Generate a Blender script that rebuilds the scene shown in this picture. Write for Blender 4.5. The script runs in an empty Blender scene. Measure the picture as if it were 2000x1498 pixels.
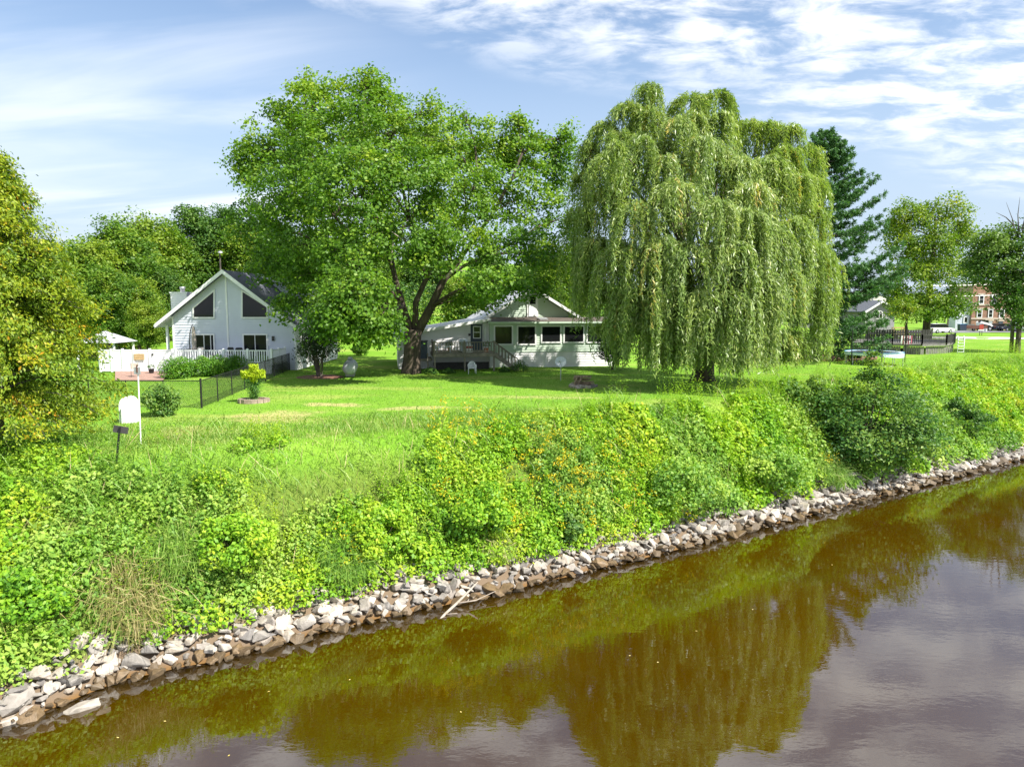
import bpy, math, random
import numpy as np
from mathutils import Vector, Matrix, noise as mnoise

R = math.radians
scene = bpy.context.scene
col = scene.collection
random.seed(7)
rng = np.random.default_rng(11)

# ------------------------------------------------------------------ camera
FPX, CAM_H, WATER = 1386.0, 4.7, -4.8
TH = math.atan(149.0 / FPX)
cam_d = bpy.data.cameras.new('camera')
cam_d.sensor_width = 36.0
cam_d.lens = 36.0 * FPX / 2000.0
cam_d.clip_end = 3000.0
cam = bpy.data.objects.new('camera', cam_d)
cam.location = (0, 0, CAM_H)
cam.rotation_euler = (math.pi / 2 - TH, 0, 0)
col.objects.link(cam)
scene.camera = cam

# ------------------------------------------------------------------ sky and sun
SUN = Vector((0.70, -0.44, 1.0)).normalized()
world = bpy.data.worlds.new('World')
scene.world = world
world.use_nodes = True
wn, wl = world.node_tree.nodes, world.node_tree.links
wn.clear()
out = wn.new('ShaderNodeOutputWorld')
bg = wn.new('ShaderNodeBackground')
bg.inputs['Strength'].default_value = 0.092
sky = wn.new('ShaderNodeTexSky')
sky.sky_type = 'NISHITA'
sky.sun_disc = False
sky.sun_elevation = math.asin(SUN.z)
sky.sun_rotation = math.atan2(SUN.x, SUN.y)
sky.air_density = 1.0
sky.dust_density = 0.4
sky.ozone_density = 1.6
tc = wn.new('ShaderNodeTexCoord')
sep = wn.new('ShaderNodeSeparateXYZ')
wl.new(tc.outputs['Generated'], sep.inputs[0])
def wmath(op, a, b=None, c=None):
    n = wn.new('ShaderNodeMath'); n.operation = op
    for i, x in enumerate((a, b, c)):
        if x is None: continue
        if isinstance(x, (int, float)): n.inputs[i].default_value = x
        else: wl.new(x, n.inputs[i])
    return n.outputs[0]
zz = wmath('ADD', wmath('MAXIMUM', sep.outputs['Z'], 0.0), 0.16)
cx_ = wmath('DIVIDE', sep.outputs['X'], zz)
cy_ = wmath('DIVIDE', sep.outputs['Y'], zz)
comb = wn.new('ShaderNodeCombineXYZ')
wl.new(cx_, comb.inputs[0]); wl.new(cy_, comb.inputs[1])
def wnoise(scale, detail, rough, dist, loc, sc=(1, 1, 1), rot=0.0):
    m = wn.new('ShaderNodeMapping')
    m.inputs['Location'].default_value = loc
    m.inputs['Scale'].default_value = sc
    m.inputs['Rotation'].default_value = (0, 0, rot)
    wl.new(comb.outputs[0], m.inputs[0])
    n = wn.new('ShaderNodeTexNoise')
    n.inputs['Scale'].default_value = scale
    n.inputs['Detail'].default_value = detail
    n.inputs['Roughness'].default_value = rough
    n.inputs['Distortion'].default_value = dist
    wl.new(m.outputs[0], n.inputs['Vector'])
    return n.outputs['Fac']
def wramp(fac, a, b, hi=1.0):
    n = wn.new('ShaderNodeMapRange')
    n.interpolation_type = 'SMOOTHSTEP'
    n.inputs['From Min'].default_value = a
    n.inputs['From Max'].default_value = b
    n.inputs['To Max'].default_value = hi
    wl.new(fac, n.inputs['Value'])
    return n.outputs[0]
puff = wnoise(5.2, 9.0, 0.60, 0.35, (3.1, 0.6, 0.0), (1.0, 1.7, 1.0), 0.35)
edge_n = wnoise(1.3, 3.0, 0.5, 0.0, (0.35, 4.4, 0.0))
wisp = wnoise(0.9, 6.0, 0.52, 0.9, (5.2, 1.7, 0.0), (0.6, 1.9, 1.0), -0.5)
# a broken sheet of small clouds lies over the right and overhead, a thin veil over the left
line = wmath('SUBTRACT', wmath('ADD', wmath('MULTIPLY', cx_, 0.45), 1.92), cy_)
line = wmath('ADD', line, wmath('MULTIPLY', wmath('SUBTRACT', edge_n, 0.5), 0.9))
cl1 = wmath('MULTIPLY', wramp(puff, 0.36, 0.66), wramp(line, -0.22, 0.38, 0.95))
cl2 = wmath('MULTIPLY', wramp(wisp, 0.34, 0.78, 0.62), wramp(wmath('MULTIPLY', cx_, -1.0), 0.1, 0.9))
cl3 = wramp(wmath('SUBTRACT', 0.46, sep.outputs['Z']), 0.0, 0.46, 0.92)
cloud = wmath('MAXIMUM', cl1, cl2)
mixh = wn.new('ShaderNodeMixRGB')
wl.new(cl3, mixh.inputs['Fac'])
wl.new(sky.outputs[0], mixh.inputs[1])
mixh.inputs[2].default_value = (3.2, 3.85, 4.75, 1)
mixc = wn.new('ShaderNodeMixRGB')
wl.new(cloud, mixc.inputs['Fac'])
wl.new(mixh.outputs[0], mixc.inputs[1])
mixc.inputs[2].default_value = (6.2, 6.4, 6.7, 1)
wl.new(mixc.outputs[0], bg.inputs['Color'])
wl.new(bg.outputs[0], out.inputs['Surface'])

sun_d = bpy.data.lights.new('sun', 'SUN')
sun_d.energy = 4.6
sun_d.angle = R(0.5)
sun_d.color = (1.0, 0.95, 0.86)
sun = bpy.data.objects.new('sun', sun_d)
sun.rotation_euler = SUN.to_track_quat('Z', 'Y').to_euler()
sun.location = (40, -50, 80)
col.objects.link(sun)

scene.view_settings.view_transform = 'Standard'
scene.view_settings.look = 'None'
scene.view_settings.gamma = 1.0
scene.view_settings.use_curve_mapping = False
scene.view_settings.exposure = 1.1
scene.render.engine = 'CYCLES'
scene.cycles.max_bounces = 8
scene.cycles.diffuse_bounces = 3
scene.cycles.transparent_max_bounces = 12
scene.cycles.sample_clamp_indirect = 3.0
scene.cycles.use_denoising = True
try:
    scene.cycles.denoising_prefilter = 'NONE'
except Exception:
    pass

# ------------------------------------------------------------------ helpers
def ray(u, v):
    a, b = (u - 1000.0) / FPX, (749.0 - v) / FPX
    return (a, math.cos(TH) + b * math.sin(TH), -math.sin(TH) + b * math.cos(TH))
def at(u, v, Y):
    d = ray(u, v); t = Y / d[1]
    return Vector((d[0] * t, Y, CAM_H + d[2] * t))
def gnd(u, v, z=0.0):
    d = ray(u, v); t = (z - CAM_H) / d[2]
    return Vector((d[0] * t, d[1] * t, z))
def onplane(u, v, O, rot, yl):
    """local (x, z) where the sight line meets the plane local y = yl of a thing at O turned by rot"""
    d = Vector(ray(u, v)); c = Vector((0, 0, CAM_H))
    n = Vector((-math.sin(rot), math.cos(rot), 0))
    ax = Vector((math.cos(rot), math.sin(rot), 0))
    P = Vector(O) + n * yl
    t = n.dot(P - c) / n.dot(d)
    q = c + d * t
    return ax.dot(q - Vector(O)), q.z

def lerp_curve(pts):
    xs = np.array([p[0] for p in pts]); ys = np.array([p[1] for p in pts])
    def f(x):
        x = np.asarray(x, float)
        r = np.interp(x, xs, ys)
        s0 = (ys[1] - ys[0]) / (xs[1] - xs[0]); s1 = (ys[-1] - ys[-2]) / (xs[-1] - xs[-2])
        r = np.where(x < xs[0], ys[0] + (x - xs[0]) * s0, r)
        return np.where(x > xs[-1], ys[-1] + (x - xs[-1]) * s1, r)
    return f
wpx = [(0, 1432), (230, 1327), (420, 1288), (700, 1215), (960, 1160), (1300, 1078), (1560, 1010), (2000, 895)]
wpt = [gnd(u, v, WATER) for u, v in wpx]
wpt[0].y += 0.4
W = lerp_curve([(-46, 4.0), (wpt[0].x - 4.5, wpt[0].y - 1.9)] + [(p.x, p.y) for p in wpt] + [(62, 61)])
T = lerp_curve([(-46, 15.5), (-20, 21.4), (-13, 23.4), (-8, 25.0), (-3.5, 27.2), (0, 29.4), (6, 32.2), (10, 35.0), (15, 39.2), (22, 45.4), (35, 56), (62, 74)])
RIP = 1.2
def sstep(x, a, b):
    t = np.clip((x - a) / (b - a), 0, 1)
    return t * t * (3 - 2 * t)
def height(x, y):
    x = np.asarray(x, float); y = np.asarray(y, float)
    w, t = W(x), T(x)
    d = y - w
    rip = WATER + 0.60 * d
    q = np.clip((d - RIP) / np.maximum(t - w - RIP, 0.5), 0, 1)
    z1 = WATER + 0.60 * RIP
    bank = z1 + (0 - z1) * (1 - (1 - q) ** 1.35)
    bed = np.maximum(WATER + 0.30 * d, WATER - 2.2)
    far = WATER - 2.2 + 7.0 * sstep(-d, 45, 62)
    bed = np.maximum(bed, far)
    z = np.where(d < 0, bed, np.where(d < RIP, rip, bank))
    und = 0.05 * np.sin(x * 0.31 + 1.2) * np.sin(y * 0.27) + 0.03 * np.sin(x * 0.9 + y * 0.7)
    z = z + und * sstep(d, 2.0, 8.0)
    hill = 15.0 * sstep(y - 0.18 * x, 72, 165) * (1 - sstep(x, -10, 75))
    hill = hill + 9.0 * sstep(y, 210, 420) * sstep(x, -10, 75)
    return z + hill
def hz(x, y):
    return float(height(x, y))

def hit(u, v, lift=0.0):
    """where the sight line meets the terrain (or a level lift metres above it)"""
    d = ray(u, v); t = 4.0
    while t < 200:
        x, y, z = d[0] * t, d[1] * t, CAM_H + d[2] * t
        h = max(hz(x, y), WATER)
        if z < h + lift: return Vector((x, y, h))
        t += 0.05 if t < 45 else 0.2
    return gnd(u, v)
def tag(o, label=None, cat=None, group=None, kind=None):
    if label: o['label'] = label
    if cat: o['category'] = cat
    if group: o['group'] = group
    if kind: o['kind'] = kind
    return o
def thing(name, label, cat, loc=(0, 0, 0), rz=0.0, group=None):
    o = bpy.data.objects.new(name, None)
    o.empty_display_size = 0.3
    o.location = loc; o.rotation_euler = (0, 0, rz)
    col.objects.link(o)
    return tag(o, label, cat, group)
def copy_tree(o, parent=None):
    c = o.copy(); col.objects.link(c)
    if parent: c.parent = parent
    for ch in list(o.children): copy_tree(ch, c)
    return c
def link(name, me, parent=None, loc=None):
    o = bpy.data.objects.new(name, me)
    if loc is not None: o.location = loc
    if parent: o.parent = parent
    col.objects.link(o)
    return o

class MB:
    def __init__(s): s.v = []; s.f = []
    def add(s, vs, fs):
        n = len(s.v); s.v += [tuple(p) for p in vs]; s.f += [tuple(i + n for i in f) for f in fs]
        return s
    BF = [(0, 3, 2, 1), (4, 5, 6, 7), (0, 1, 5, 4), (1, 2, 6, 5), (2, 3, 7, 6), (3, 0, 4, 7)]
    def box(s, x0, x1, y0, y1, z0, z1):
        return s.add([(x0, y0, z0), (x1, y0, z0), (x1, y1, z0), (x0, y1, z0), (x0, y0, z1), (x1, y0, z1), (x1, y1, z1), (x0, y1, z1)], MB.BF)
    def bar(s, p, q, w, h=None, up=(0, 0, 1)):
        h = h or w
        p, q = Vector(p), Vector(q); d = (q - p).normalized(); u = Vector(up)
        if abs(d.dot(u)) > 0.98: u = Vector((1, 0, 0))
        a = d.cross(u).normalized(); b = a.cross(d).normalized()
        a *= w / 2; b *= h / 2
        return s.add([p - a - b, p + a - b, p + a + b, p - a + b, q - a - b, q + a - b, q + a + b, q - a + b], MB.BF)
    def tube(s, pts, rads, n=6, cap=True):
        pts = [Vector(p) for p in pts]
        if isinstance(rads, (int, float)): rads = [rads] * len(pts)
        base = len(s.v); prev = None
        for i, p in enumerate(pts):
            d = (pts[min(i + 1, len(pts) - 1)] - pts[max(i - 1, 0)]).normalized()
            if prev is None:
                a = d.orthogonal().normalized()
            else:
                a = (prev - d * prev.dot(d))
                a = a.normalized() if a.length > 1e-5 else d.orthogonal().normalized()
            prev = a; b = d.cross(a)
            for k in range(n):
                t = 2 * math.pi * k / n
                s.v.append(tuple(p + (a * math.cos(t) + b * math.sin(t)) * rads[i]))
        for i in range(len(pts) - 1):
            for k in range(n):
                k2 = (k + 1) % n
                s.f.append((base + i * n + k, base + i * n + k2, base + (i + 1) * n + k2, base + (i + 1) * n + k))
        if cap:
            s.f.append(tuple(base + k for k in reversed(range(n))))
            s.f.append(tuple(base + (len(pts) - 1) * n + k for k in range(n)))
        return s
    def prism(s, poly, lo, hi, ax='y'):
        """extrude a 2-D polygon: ax='y' poly is (x,z); 'z' poly is (x,y); 'x' poly is (y,z)"""
        def p3(p, h):
            return (p[0], h, p[1]) if ax == 'y' else ((p[0], p[1], h) if ax == 'z' else (h, p[0], p[1]))
        n = len(poly)
        vs = [p3(p, lo) for p in poly] + [p3(p, hi) for p in poly]
        fs = [tuple(range(n)), tuple(reversed(range(n, 2 * n)))]
        for i in range(n):
            j = (i + 1) % n
            fs.append((i, i + n, j + n, j))
        return s.add(vs, fs)
    def lathe(s, prof, n=16, c=(0, 0, 0), ax='z'):
        base = len(s.v)
        for r, h in prof:
            for k in range(n):
                t = 2 * math.pi * k / n
                a, b = r * math.cos(t), r * math.sin(t)
                p = (a, b, h) if ax == 'z' else ((a, h, b) if ax == 'y' else (h, a, b))
                s.v.append((p[0] + c[0], p[1] + c[1], p[2] + c[2]))
        for i in range(len(prof) - 1):
            for k in range(n):
                k2 = (k + 1) % n
                s.f.append((base + i * n + k, base + i * n + k2, base + (i + 1) * n + k2, base + (i + 1) * n + k))
        s.f.append(tuple(base + k for k in range(n)))
        s.f.append(tuple(base + (len(prof) - 1) * n + k for k in range(n)))
        return s
    def mesh(s, name, mat, smooth=False):
        me = bpy.data.meshes.new(name)
        me.from_pydata(s.v, [], s.f)
        if mat: me.materials.append(mat)
        import bmesh
        bm = bmesh.new(); bm.from_mesh(me)
        bmesh.ops.recalc_face_normals(bm, faces=bm.faces)
        bm.to_mesh(me); bm.free()
        if smooth: me.polygons.foreach_set('use_smooth', [True] * len(me.polygons))
        return me
    def build(s, name, mat, parent=None, smooth=False, loc=None):
        return link(name, s.mesh(name, mat, smooth), parent, loc)

def np_mesh(name, verts, quads, mat, tint=None, smooth=False):
    me = bpy.data.meshes.new(name)
    nv, nq = len(verts), len(quads)
    me.vertices.add(nv)
    me.vertices.foreach_set('co', np.ascontiguousarray(verts, dtype=np.float32).ravel())
    me.loops.add(nq * 4)
    me.loops.foreach_set('vertex_index', np.ascontiguousarray(quads, dtype=np.int32).ravel())
    me.polygons.add(nq)
    me.polygons.foreach_set('loop_start', np.arange(0, nq * 4, 4, dtype=np.int32))
    if tint is not None:
        at_ = me.attributes.new('tint', 'FLOAT', 'POINT')
        at_.data.foreach_set('value', np.ascontiguousarray(tint, dtype=np.float32))
    if smooth: me.polygons.foreach_set('use_smooth', np.ones(nq, dtype=bool))
    me.update(calc_edges=True)
    if mat: me.materials.append(mat)
    return me

def nrm(a):
    return a / np.maximum(np.linalg.norm(a, axis=1, keepdims=True), 1e-6)
class Leaves:
    """many small folded leaf faces gathered into one mesh"""
    def __init__(s): s.V = []; s.T = []
    def add(s, C, N, size, aspect=0.6, tint=0.5, D=None, fold=0.14):
        C = np.asarray(C, float); n = len(C)
        if n == 0: return s
        N = nrm(np.asarray(N, float))
        if D is None: D = rng.normal(size=(n, 3))
        D = np.asarray(D, float)
        D = nrm(D - N * np.sum(D * N, axis=1, keepdims=True))
        S = np.cross(N, D)
        size = np.broadcast_to(np.asarray(size, float), (n,))[:, None]
        aspect = np.broadcast_to(np.asarray(aspect, float), (n,))[:, None]
        b = C - D * size * 0.5; t = C + D * size * 0.5 - N * size * fold * 0.6
        m = C + D * size * 0.04 + N * size * fold * 0.3
        l = m + S * size * aspect * 0.5; r = m - S * size * aspect * 0.5
        s.V.append(np.stack([b, l, t, r], axis=1).reshape(-1, 3))
        s.T.append(np.repeat(np.broadcast_to(np.asarray(tint, float), (n,)), 4))
        return s
    def count(s): return sum(len(v) for v in s.V) // 4
    def mesh(s, name, mat):
        V = np.concatenate(s.V); Tn = np.clip(np.concatenate(s.T), 0, 1)
        return np_mesh(name, V, np.arange(len(V)).reshape(-1, 4), mat, Tn)
    def build(s, name, mat, parent=None, loc=None):
        return link(name, s.mesh(name, mat), parent, loc)

def spray(bag, cen, outn, n_per, r, size, aspect=0.6, tint=None, flat=0.6, wo=0.6, wu=0.5, wr=0.7, tj=0.16, droop=0.0):
    cen = np.asarray(cen, float); M = len(cen)
    if M == 0: return
    tint = np.full(M, 0.5) if tint is None else np.asarray(tint, float)
    r = np.broadcast_to(np.asarray(r, float), (M,))
    C = np.repeat(cen, n_per, 0); O = np.repeat(np.asarray(outn, float), n_per, 0)
    g = rng.normal(size=C.shape) * np.repeat(r, n_per)[:, None] * np.array([1, 1, flat]) * 0.6
    C = C + g
    if droop: C[:, 2] -= droop * np.hypot(g[:, 0], g[:, 1])
    Nn = O * wo + np.array([0, 0, wu]) + rng.normal(size=C.shape) * wr
    sz = size * rng.uniform(0.7, 1.3, len(C))
    bag.add(C, Nn, sz, aspect, np.repeat(tint, n_per) + rng.normal(size=len(C)) * tj)
def sph(n, zmin=-1.0):
    z = rng.uniform(zmin, 1, n); t = rng.uniform(0, 2 * math.pi, n); s = np.sqrt(1 - z * z)
    return np.stack([s * np.cos(t), s * np.sin(t), z], 1)
def dome(bag, cen, RR, HH, n_per, size, aspect=0.7, tint=None, tj=0.15, zmin=-0.25, wr=0.5, inner=0.7):
    cen = np.asarray(cen, float); M = len(cen)
    tint = np.full(M, 0.5) if tint is None else np.asarray(tint, float)
    d = sph(M * n_per, zmin)
    k = rng.uniform(inner, 1.06, (M * n_per, 1))
    sc = np.stack([np.repeat(RR, n_per), np.repeat(RR, n_per), np.repeat(HH, n_per)], 1)
    C = np.repeat(cen, n_per, 0) + d * k * sc
    Nn = d * 0.5 + np.array([0.25, -0.2, 0.6]) + rng.normal(size=d.shape) * wr * 0.9
    bag.add(C, Nn, np.repeat(np.broadcast_to(size, (M,)), n_per) * rng.uniform(0.65, 1.35, len(C)), aspect, np.repeat(tint, n_per) + rng.normal(size=len(C)) * tj)

# ------------------------------------------------------------------ materials
def newmat(name):
    m = bpy.data.materials.new(name); m.use_nodes = True
    nt = m.node_tree; nt.nodes.clear()
    o = nt.nodes.new('ShaderNodeOutputMaterial')
    return m, nt, o
def ramp(nt, fac, stops):
    r = nt.nodes.new('ShaderNodeValToRGB')
    e = r.color_ramp.elements
    while len(e) < len(stops): e.new(0.5)
    for i, (p, c) in enumerate(stops):
        e[i].position = p; e[i].color = (*c, 1)
    nt.links.new(fac, r.inputs['Fac'])
    return r.outputs['Color']
def nz(nt, scale, detail=4.0, rough=0.55, coord='Object', sc=(1, 1, 1), dist=0.0):
    t = nt.nodes.new('ShaderNodeTexCoord'); mp = nt.nodes.new('ShaderNodeMapping')
    mp.inputs['Scale'].default_value = sc
    nt.links.new(t.outputs[coord], mp.inputs[0])
    n = nt.nodes.new('ShaderNodeTexNoise')
    n.inputs['Scale'].default_value = scale; n.inputs['Detail'].default_value = detail
    n.inputs['Roughness'].default_value = rough; n.inputs['Distortion'].default_value = dist
    nt.links.new(mp.outputs[0], n.inputs['Vector'])
    return n.outputs['Fac']
def bump(nt, h, strength, dist=0.05):
    b = nt.nodes.new('ShaderNodeBump')
    b.inputs['Strength'].default_value = strength; b.inputs['Distance'].default_value = dist
    nt.links.new(h, b.inputs['Height'])
    return b.outputs['Normal']
def surf(name, c1, c2=None, rough=0.6, scale=6.0, sc=(1, 1, 1), bmp=0.15, metal=0.0, spec=0.4, c3=None, lo=0.35, hi=0.68, coord='Object'):
    m, nt, o = newmat(name)
    p = nt.nodes.new('ShaderNodeBsdfPrincipled')
    c2 = c2 or tuple(x * 0.82 for x in c1)
    f = nz(nt, scale, 6.0, 0.6, coord, sc)
    st = [(lo, c2), (hi, c1)]
    if c3: st = [(lo - 0.1, c3)] + st
    nt.links.new(ramp(nt, f, st), p.inputs['Base Color'])
    p.inputs['Roughness'].default_value = rough; p.inputs['Metallic'].default_value = metal
    p.inputs['Specular IOR Level'].default_value = spec
    if bmp: nt.links.new(bump(nt, nz(nt, scale * 3, 5.0, 0.6, coord, sc), bmp, 0.02), p.inputs['Normal'])
    nt.links.new(p.outputs[0], o.inputs[0])
    return m
def leafmat(name, stops, trans=0.35, rough=0.5, spec=0.35, tcol=(1.0, 1.1, 0.45)):
    m, nt, o = newmat(name)
    a = nt.nodes.new('ShaderNodeAttribute'); a.attribute_name = 'tint'
    c = ramp(nt, a.outputs['Fac'], stops)
    p = nt.nodes.new('ShaderNodeBsdfPrincipled')
    p.inputs['Roughness'].default_value = rough; p.inputs['Specular IOR Level'].default_value = spec
    nt.links.new(c, p.inputs['Base Color'])
    t = nt.nodes.new('ShaderNodeBsdfTranslucent')
    mx = nt.nodes.new('ShaderNodeMixRGB'); mx.blend_type = 'MULTIPLY'; mx.inputs['Fac'].default_value = 1.0
    nt.links.new(c, mx.inputs[1]); mx.inputs[2].default_value = (*tcol, 1)
    nt.links.new(mx.outputs[0], t.inputs['Color'])
    s = nt.nodes.new('ShaderNodeMixShader'); s.inputs[0].default_value = trans
    nt.links.new(p.outputs[0], s.inputs[1]); nt.links.new(t.outputs[0], s.inputs[2])
    nt.links.new(s.outputs[0], o.inputs[0])
    return m
M = {}
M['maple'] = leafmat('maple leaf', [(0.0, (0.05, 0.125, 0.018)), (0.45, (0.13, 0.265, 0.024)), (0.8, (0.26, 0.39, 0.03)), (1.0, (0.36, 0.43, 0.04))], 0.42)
M['willow'] = leafmat('willow leaf', [(0.0, (0.085, 0.165, 0.045)), (0.5, (0.23, 0.34, 0.085)), (0.85, (0.43, 0.50, 0.13)), (1.0, (0.50, 0.40, 0.10))], 0.4, 0.4, 0.5)
M['cedar'] = leafmat('cedar spray', [(0.0, (0.05, 0.12, 0.014)), (0.40, (0.16, 0.26, 0.016)), (0.78, (0.34, 0.40, 0.02)), (0.95, (0.47, 0.40, 0.018)), (1.0, (0.55, 0.30, 0.02))], 0.35)
M['pine'] = leafmat('pine needle', [(0.0, (0.03, 0.095, 0.03)), (0.6, (0.08, 0.20, 0.055)), (1.0, (0.17, 0.31, 0.075))], 0.25)
M['wood_far'] = leafmat('woodland leaf', [(0.0, (0.04, 0.11, 0.014)), (0.5, (0.12, 0.24, 0.02)), (1.0, (0.28, 0.36, 0.03))], 0.38)
M['wood_dark'] = leafmat('dark woodland leaf', [(0.0, (0.025, 0.075, 0.014)), (0.5, (0.065, 0.16, 0.022)), (1.0, (0.15, 0.25, 0.035))], 0.35)
M['yellow_tree'] = leafmat('yellowing leaf', [(0.0, (0.06, 0.14, 0.015)), (0.5, (0.15, 0.26, 0.02)), (0.9, (0.32, 0.38, 0.025)), (1.0, (0.48, 0.43, 0.02))], 0.4)
M['bank'] = leafmat('bank leaf', [(0.0, (0.07, 0.20, 0.02)), (0.35, (0.19, 0.40, 0.025)), (0.75, (0.33, 0.51, 0.03)), (1.0, (0.45, 0.55, 0.04))], 0.40)
M['bank_cool'] = leafmat('cool bank leaf', [(0.0, (0.07, 0.18, 0.035)), (0.5, (0.20, 0.38, 0.055)), (1.0, (0.40, 0.53, 0.09))], 0.42)
M['goldenrod'] = leafmat('goldenrod bloom', [(0.0, (0.50, 0.40, 0.01)), (0.5, (0.60, 0.50, 0.012)), (1.0, (0.64, 0.46, 0.012))], 0.3)
M['shrub'] = leafmat('shrub leaf', [(0.0, (0.025, 0.085, 0.022)), (0.5, (0.07, 0.18, 0.032)), (1.0, (0.22, 0.34, 0.05))], 0.35)
M['yew'] = leafmat('yew leaf', [(0.0, (0.03, 0.10, 0.008)), (0.5, (0.08, 0.22, 0.012)), (1.0, (0.20, 0.36, 0.02))], 0.3)
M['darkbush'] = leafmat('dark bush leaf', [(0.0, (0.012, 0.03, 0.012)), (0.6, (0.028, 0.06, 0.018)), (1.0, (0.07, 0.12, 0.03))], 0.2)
M['blades'] = leafmat('grass blade', [(0.0, (0.08, 0.20, 0.022)), (0.5, (0.19, 0.34, 0.045)), (0.8, (0.33, 0.44, 0.09)), (1.0, (0.52, 0.46, 0.22))], 0.35)
M['straw'] = leafmat('dry grass', [(0.0, (0.13, 0.20, 0.03)), (0.4, (0.30, 0.27, 0.09)), (1.0, (0.55, 0.43, 0.24))], 0.25)
M['spurge'] = leafmat('garden plant leaf', [(0.0, (0.05, 0.17, 0.03)), (0.5, (0.12, 0.27, 0.05)), (0.75, (0.30, 0.44, 0.02)), (1.0, (0.46, 0.56, 0.02))], 0.3)
M['float'] = leafmat('floating leaf', [(0.0, (0.5, 0.38, 0.08)), (1.0, (0.7, 0.6, 0.3))], 0.0)
M['bark'] = surf('bark', (0.13, 0.10, 0.075), (0.045, 0.034, 0.026), 0.9, 5.0, (1, 1, 0.2), 0.6)
M['bark_grey'] = surf('grey bark', (0.16, 0.14, 0.12), (0.06, 0.05, 0.042), 0.9, 6.0, (1, 1, 0.25), 0.6)
M['driftwood'] = surf('driftwood', (0.42, 0.36, 0.30), (0.26, 0.21, 0.16), 0.8, 4.0, (1, 1, 1), 0.3)
M['siding_grey'] = surf('shade and plain grey siding', (0.58, 0.61, 0.69), (0.53, 0.56, 0.64), 0.5, 1.2, bmp=0.0)  # gabled house front: maple shade put into the blue grey; elsewhere plain grey
M['siding_white'] = surf('white siding', (0.80, 0.79, 0.80), (0.73, 0.72, 0.73), 0.55, 1.5, bmp=0.0)
M['siding_green'] = surf('pale green siding', (0.54, 0.64, 0.53), (0.49, 0.59, 0.48), 0.55, 1.5, bmp=0.0)
M['white'] = surf('white paint', (0.80, 0.80, 0.80), (0.72, 0.72, 0.72), 0.45, 3.0, bmp=0.0)
M['vinyl'] = surf('white vinyl', (0.82, 0.83, 0.85), (0.77, 0.78, 0.80), 0.35, 2.0, bmp=0.0)
M['shingle'] = surf('dark shingle', (0.15, 0.16, 0.19), (0.09, 0.098, 0.118), 0.9, 9.0, (1, 1, 1), 0.5)
M['shingle_brown'] = surf('mossy brown shingle', (0.14, 0.11, 0.09), (0.06, 0.05, 0.042), 0.95, 7.0, (1, 1, 1), 0.7)
M['metal_roof'] = surf('pale metal roof', (0.55, 0.56, 0.60), (0.45, 0.46, 0.50), 0.45, 2.0, bmp=0.05, metal=0.2)
M['deckwood'] = surf('weathered deck wood', (0.30, 0.265, 0.22), (0.15, 0.13, 0.105), 0.85, 5.0, (1, 1, 1), 0.4)
M['darkwood'] = surf('dark stained wood', (0.065, 0.06, 0.058), (0.035, 0.033, 0.033), 0.7, 6.0, (1, 1, 1), 0.3)
M['greywood'] = surf('grey weathered planks', (0.24, 0.225, 0.21), (0.14, 0.13, 0.12), 0.85, 6.0, (1, 1, 1), 0.3)
M['logs'] = surf('split logs', (0.34, 0.25, 0.18), (0.13, 0.09, 0.065), 0.9, 6.0, (1, 1, 1), 0.5)
def stonemat(name, c1, c2, c3, rough=0.9):
    m = surf(name, c1, c2, rough, 5.0, (1, 1, 1), 0.7, c3=c3)
    nt = m.node_tree
    p = next(n for n in nt.nodes if n.type == 'BSDF_PRINCIPLED')
    src = p.inputs['Base Color'].links[0].from_socket
    oi = nt.nodes.new('ShaderNodeObjectInfo')
    r_ = ramp(nt, oi.outputs['Random'], [(0.0, (0.66, 0.68, 0.72)), (0.5, (1.0, 0.98, 0.95)), (1.0, (1.3, 1.24, 1.16))])
    mx = nt.nodes.new('ShaderNodeMixRGB'); mx.blend_type = 'MULTIPLY'; mx.inputs[0].default_value = 1.0
    nt.links.new(src, mx.inputs[1]); nt.links.new(r_, mx.inputs[2]); nt.links.new(mx.outputs[0], p.inputs['Base Color'])
    return m
M['stone'] = stonemat('riprap stone', (0.39, 0.355, 0.31), (0.27, 0.24, 0.205), (0.18, 0.155, 0.13))
M['stone_lt'] = stonemat('pale riprap stone', (0.52, 0.475, 0.42), (0.37, 0.335, 0.29), (0.26, 0.225, 0.19))
M['stone_dk'] = stonemat('grey riprap stone', (0.32, 0.29, 0.265), (0.21, 0.19, 0.17), (0.12, 0.105, 0.095))
M['stone_wet'] = stonemat('algae stained stone', (0.17, 0.118, 0.065), (0.10, 0.07, 0.038), (0.055, 0.038, 0.02), 0.5)
M['retain'] = surf('garden block', (0.42, 0.33, 0.26), (0.26, 0.20, 0.16), 0.9, 6.0, bmp=0.4)
M['black'] = surf('black coated metal', (0.018, 0.018, 0.02), (0.012, 0.012, 0.013), 0.45, 8.0, bmp=0.0)
M['galv'] = surf('galvanised steel', (0.55, 0.56, 0.58), (0.42, 0.43, 0.45), 0.45, 6.0, bmp=0.0, metal=0.5)
M['tank'] = surf('weathered tank paint', (0.52, 0.54, 0.57), (0.38, 0.40, 0.43), 0.5, 3.0, bmp=0.0)
M['plastic'] = surf('white plastic', (0.85, 0.86, 0.88), (0.80, 0.81, 0.83), 0.35, 3.0, bmp=0.0)
M['dish'] = surf('pale dish mesh', (0.60, 0.64, 0.66), (0.5, 0.54, 0.56), 0.5, 4.0, bmp=0.0)
M['blue_dk'] = surf('slate blue paint', (0.045, 0.065, 0.10), (0.03, 0.045, 0.07), 0.5, 4.0, bmp=0.0)
M['blue'] = surf('blue trampoline pad', (0.12, 0.30, 0.52), (0.08, 0.22, 0.42), 0.45, 3.0, bmp=0.0)
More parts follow.
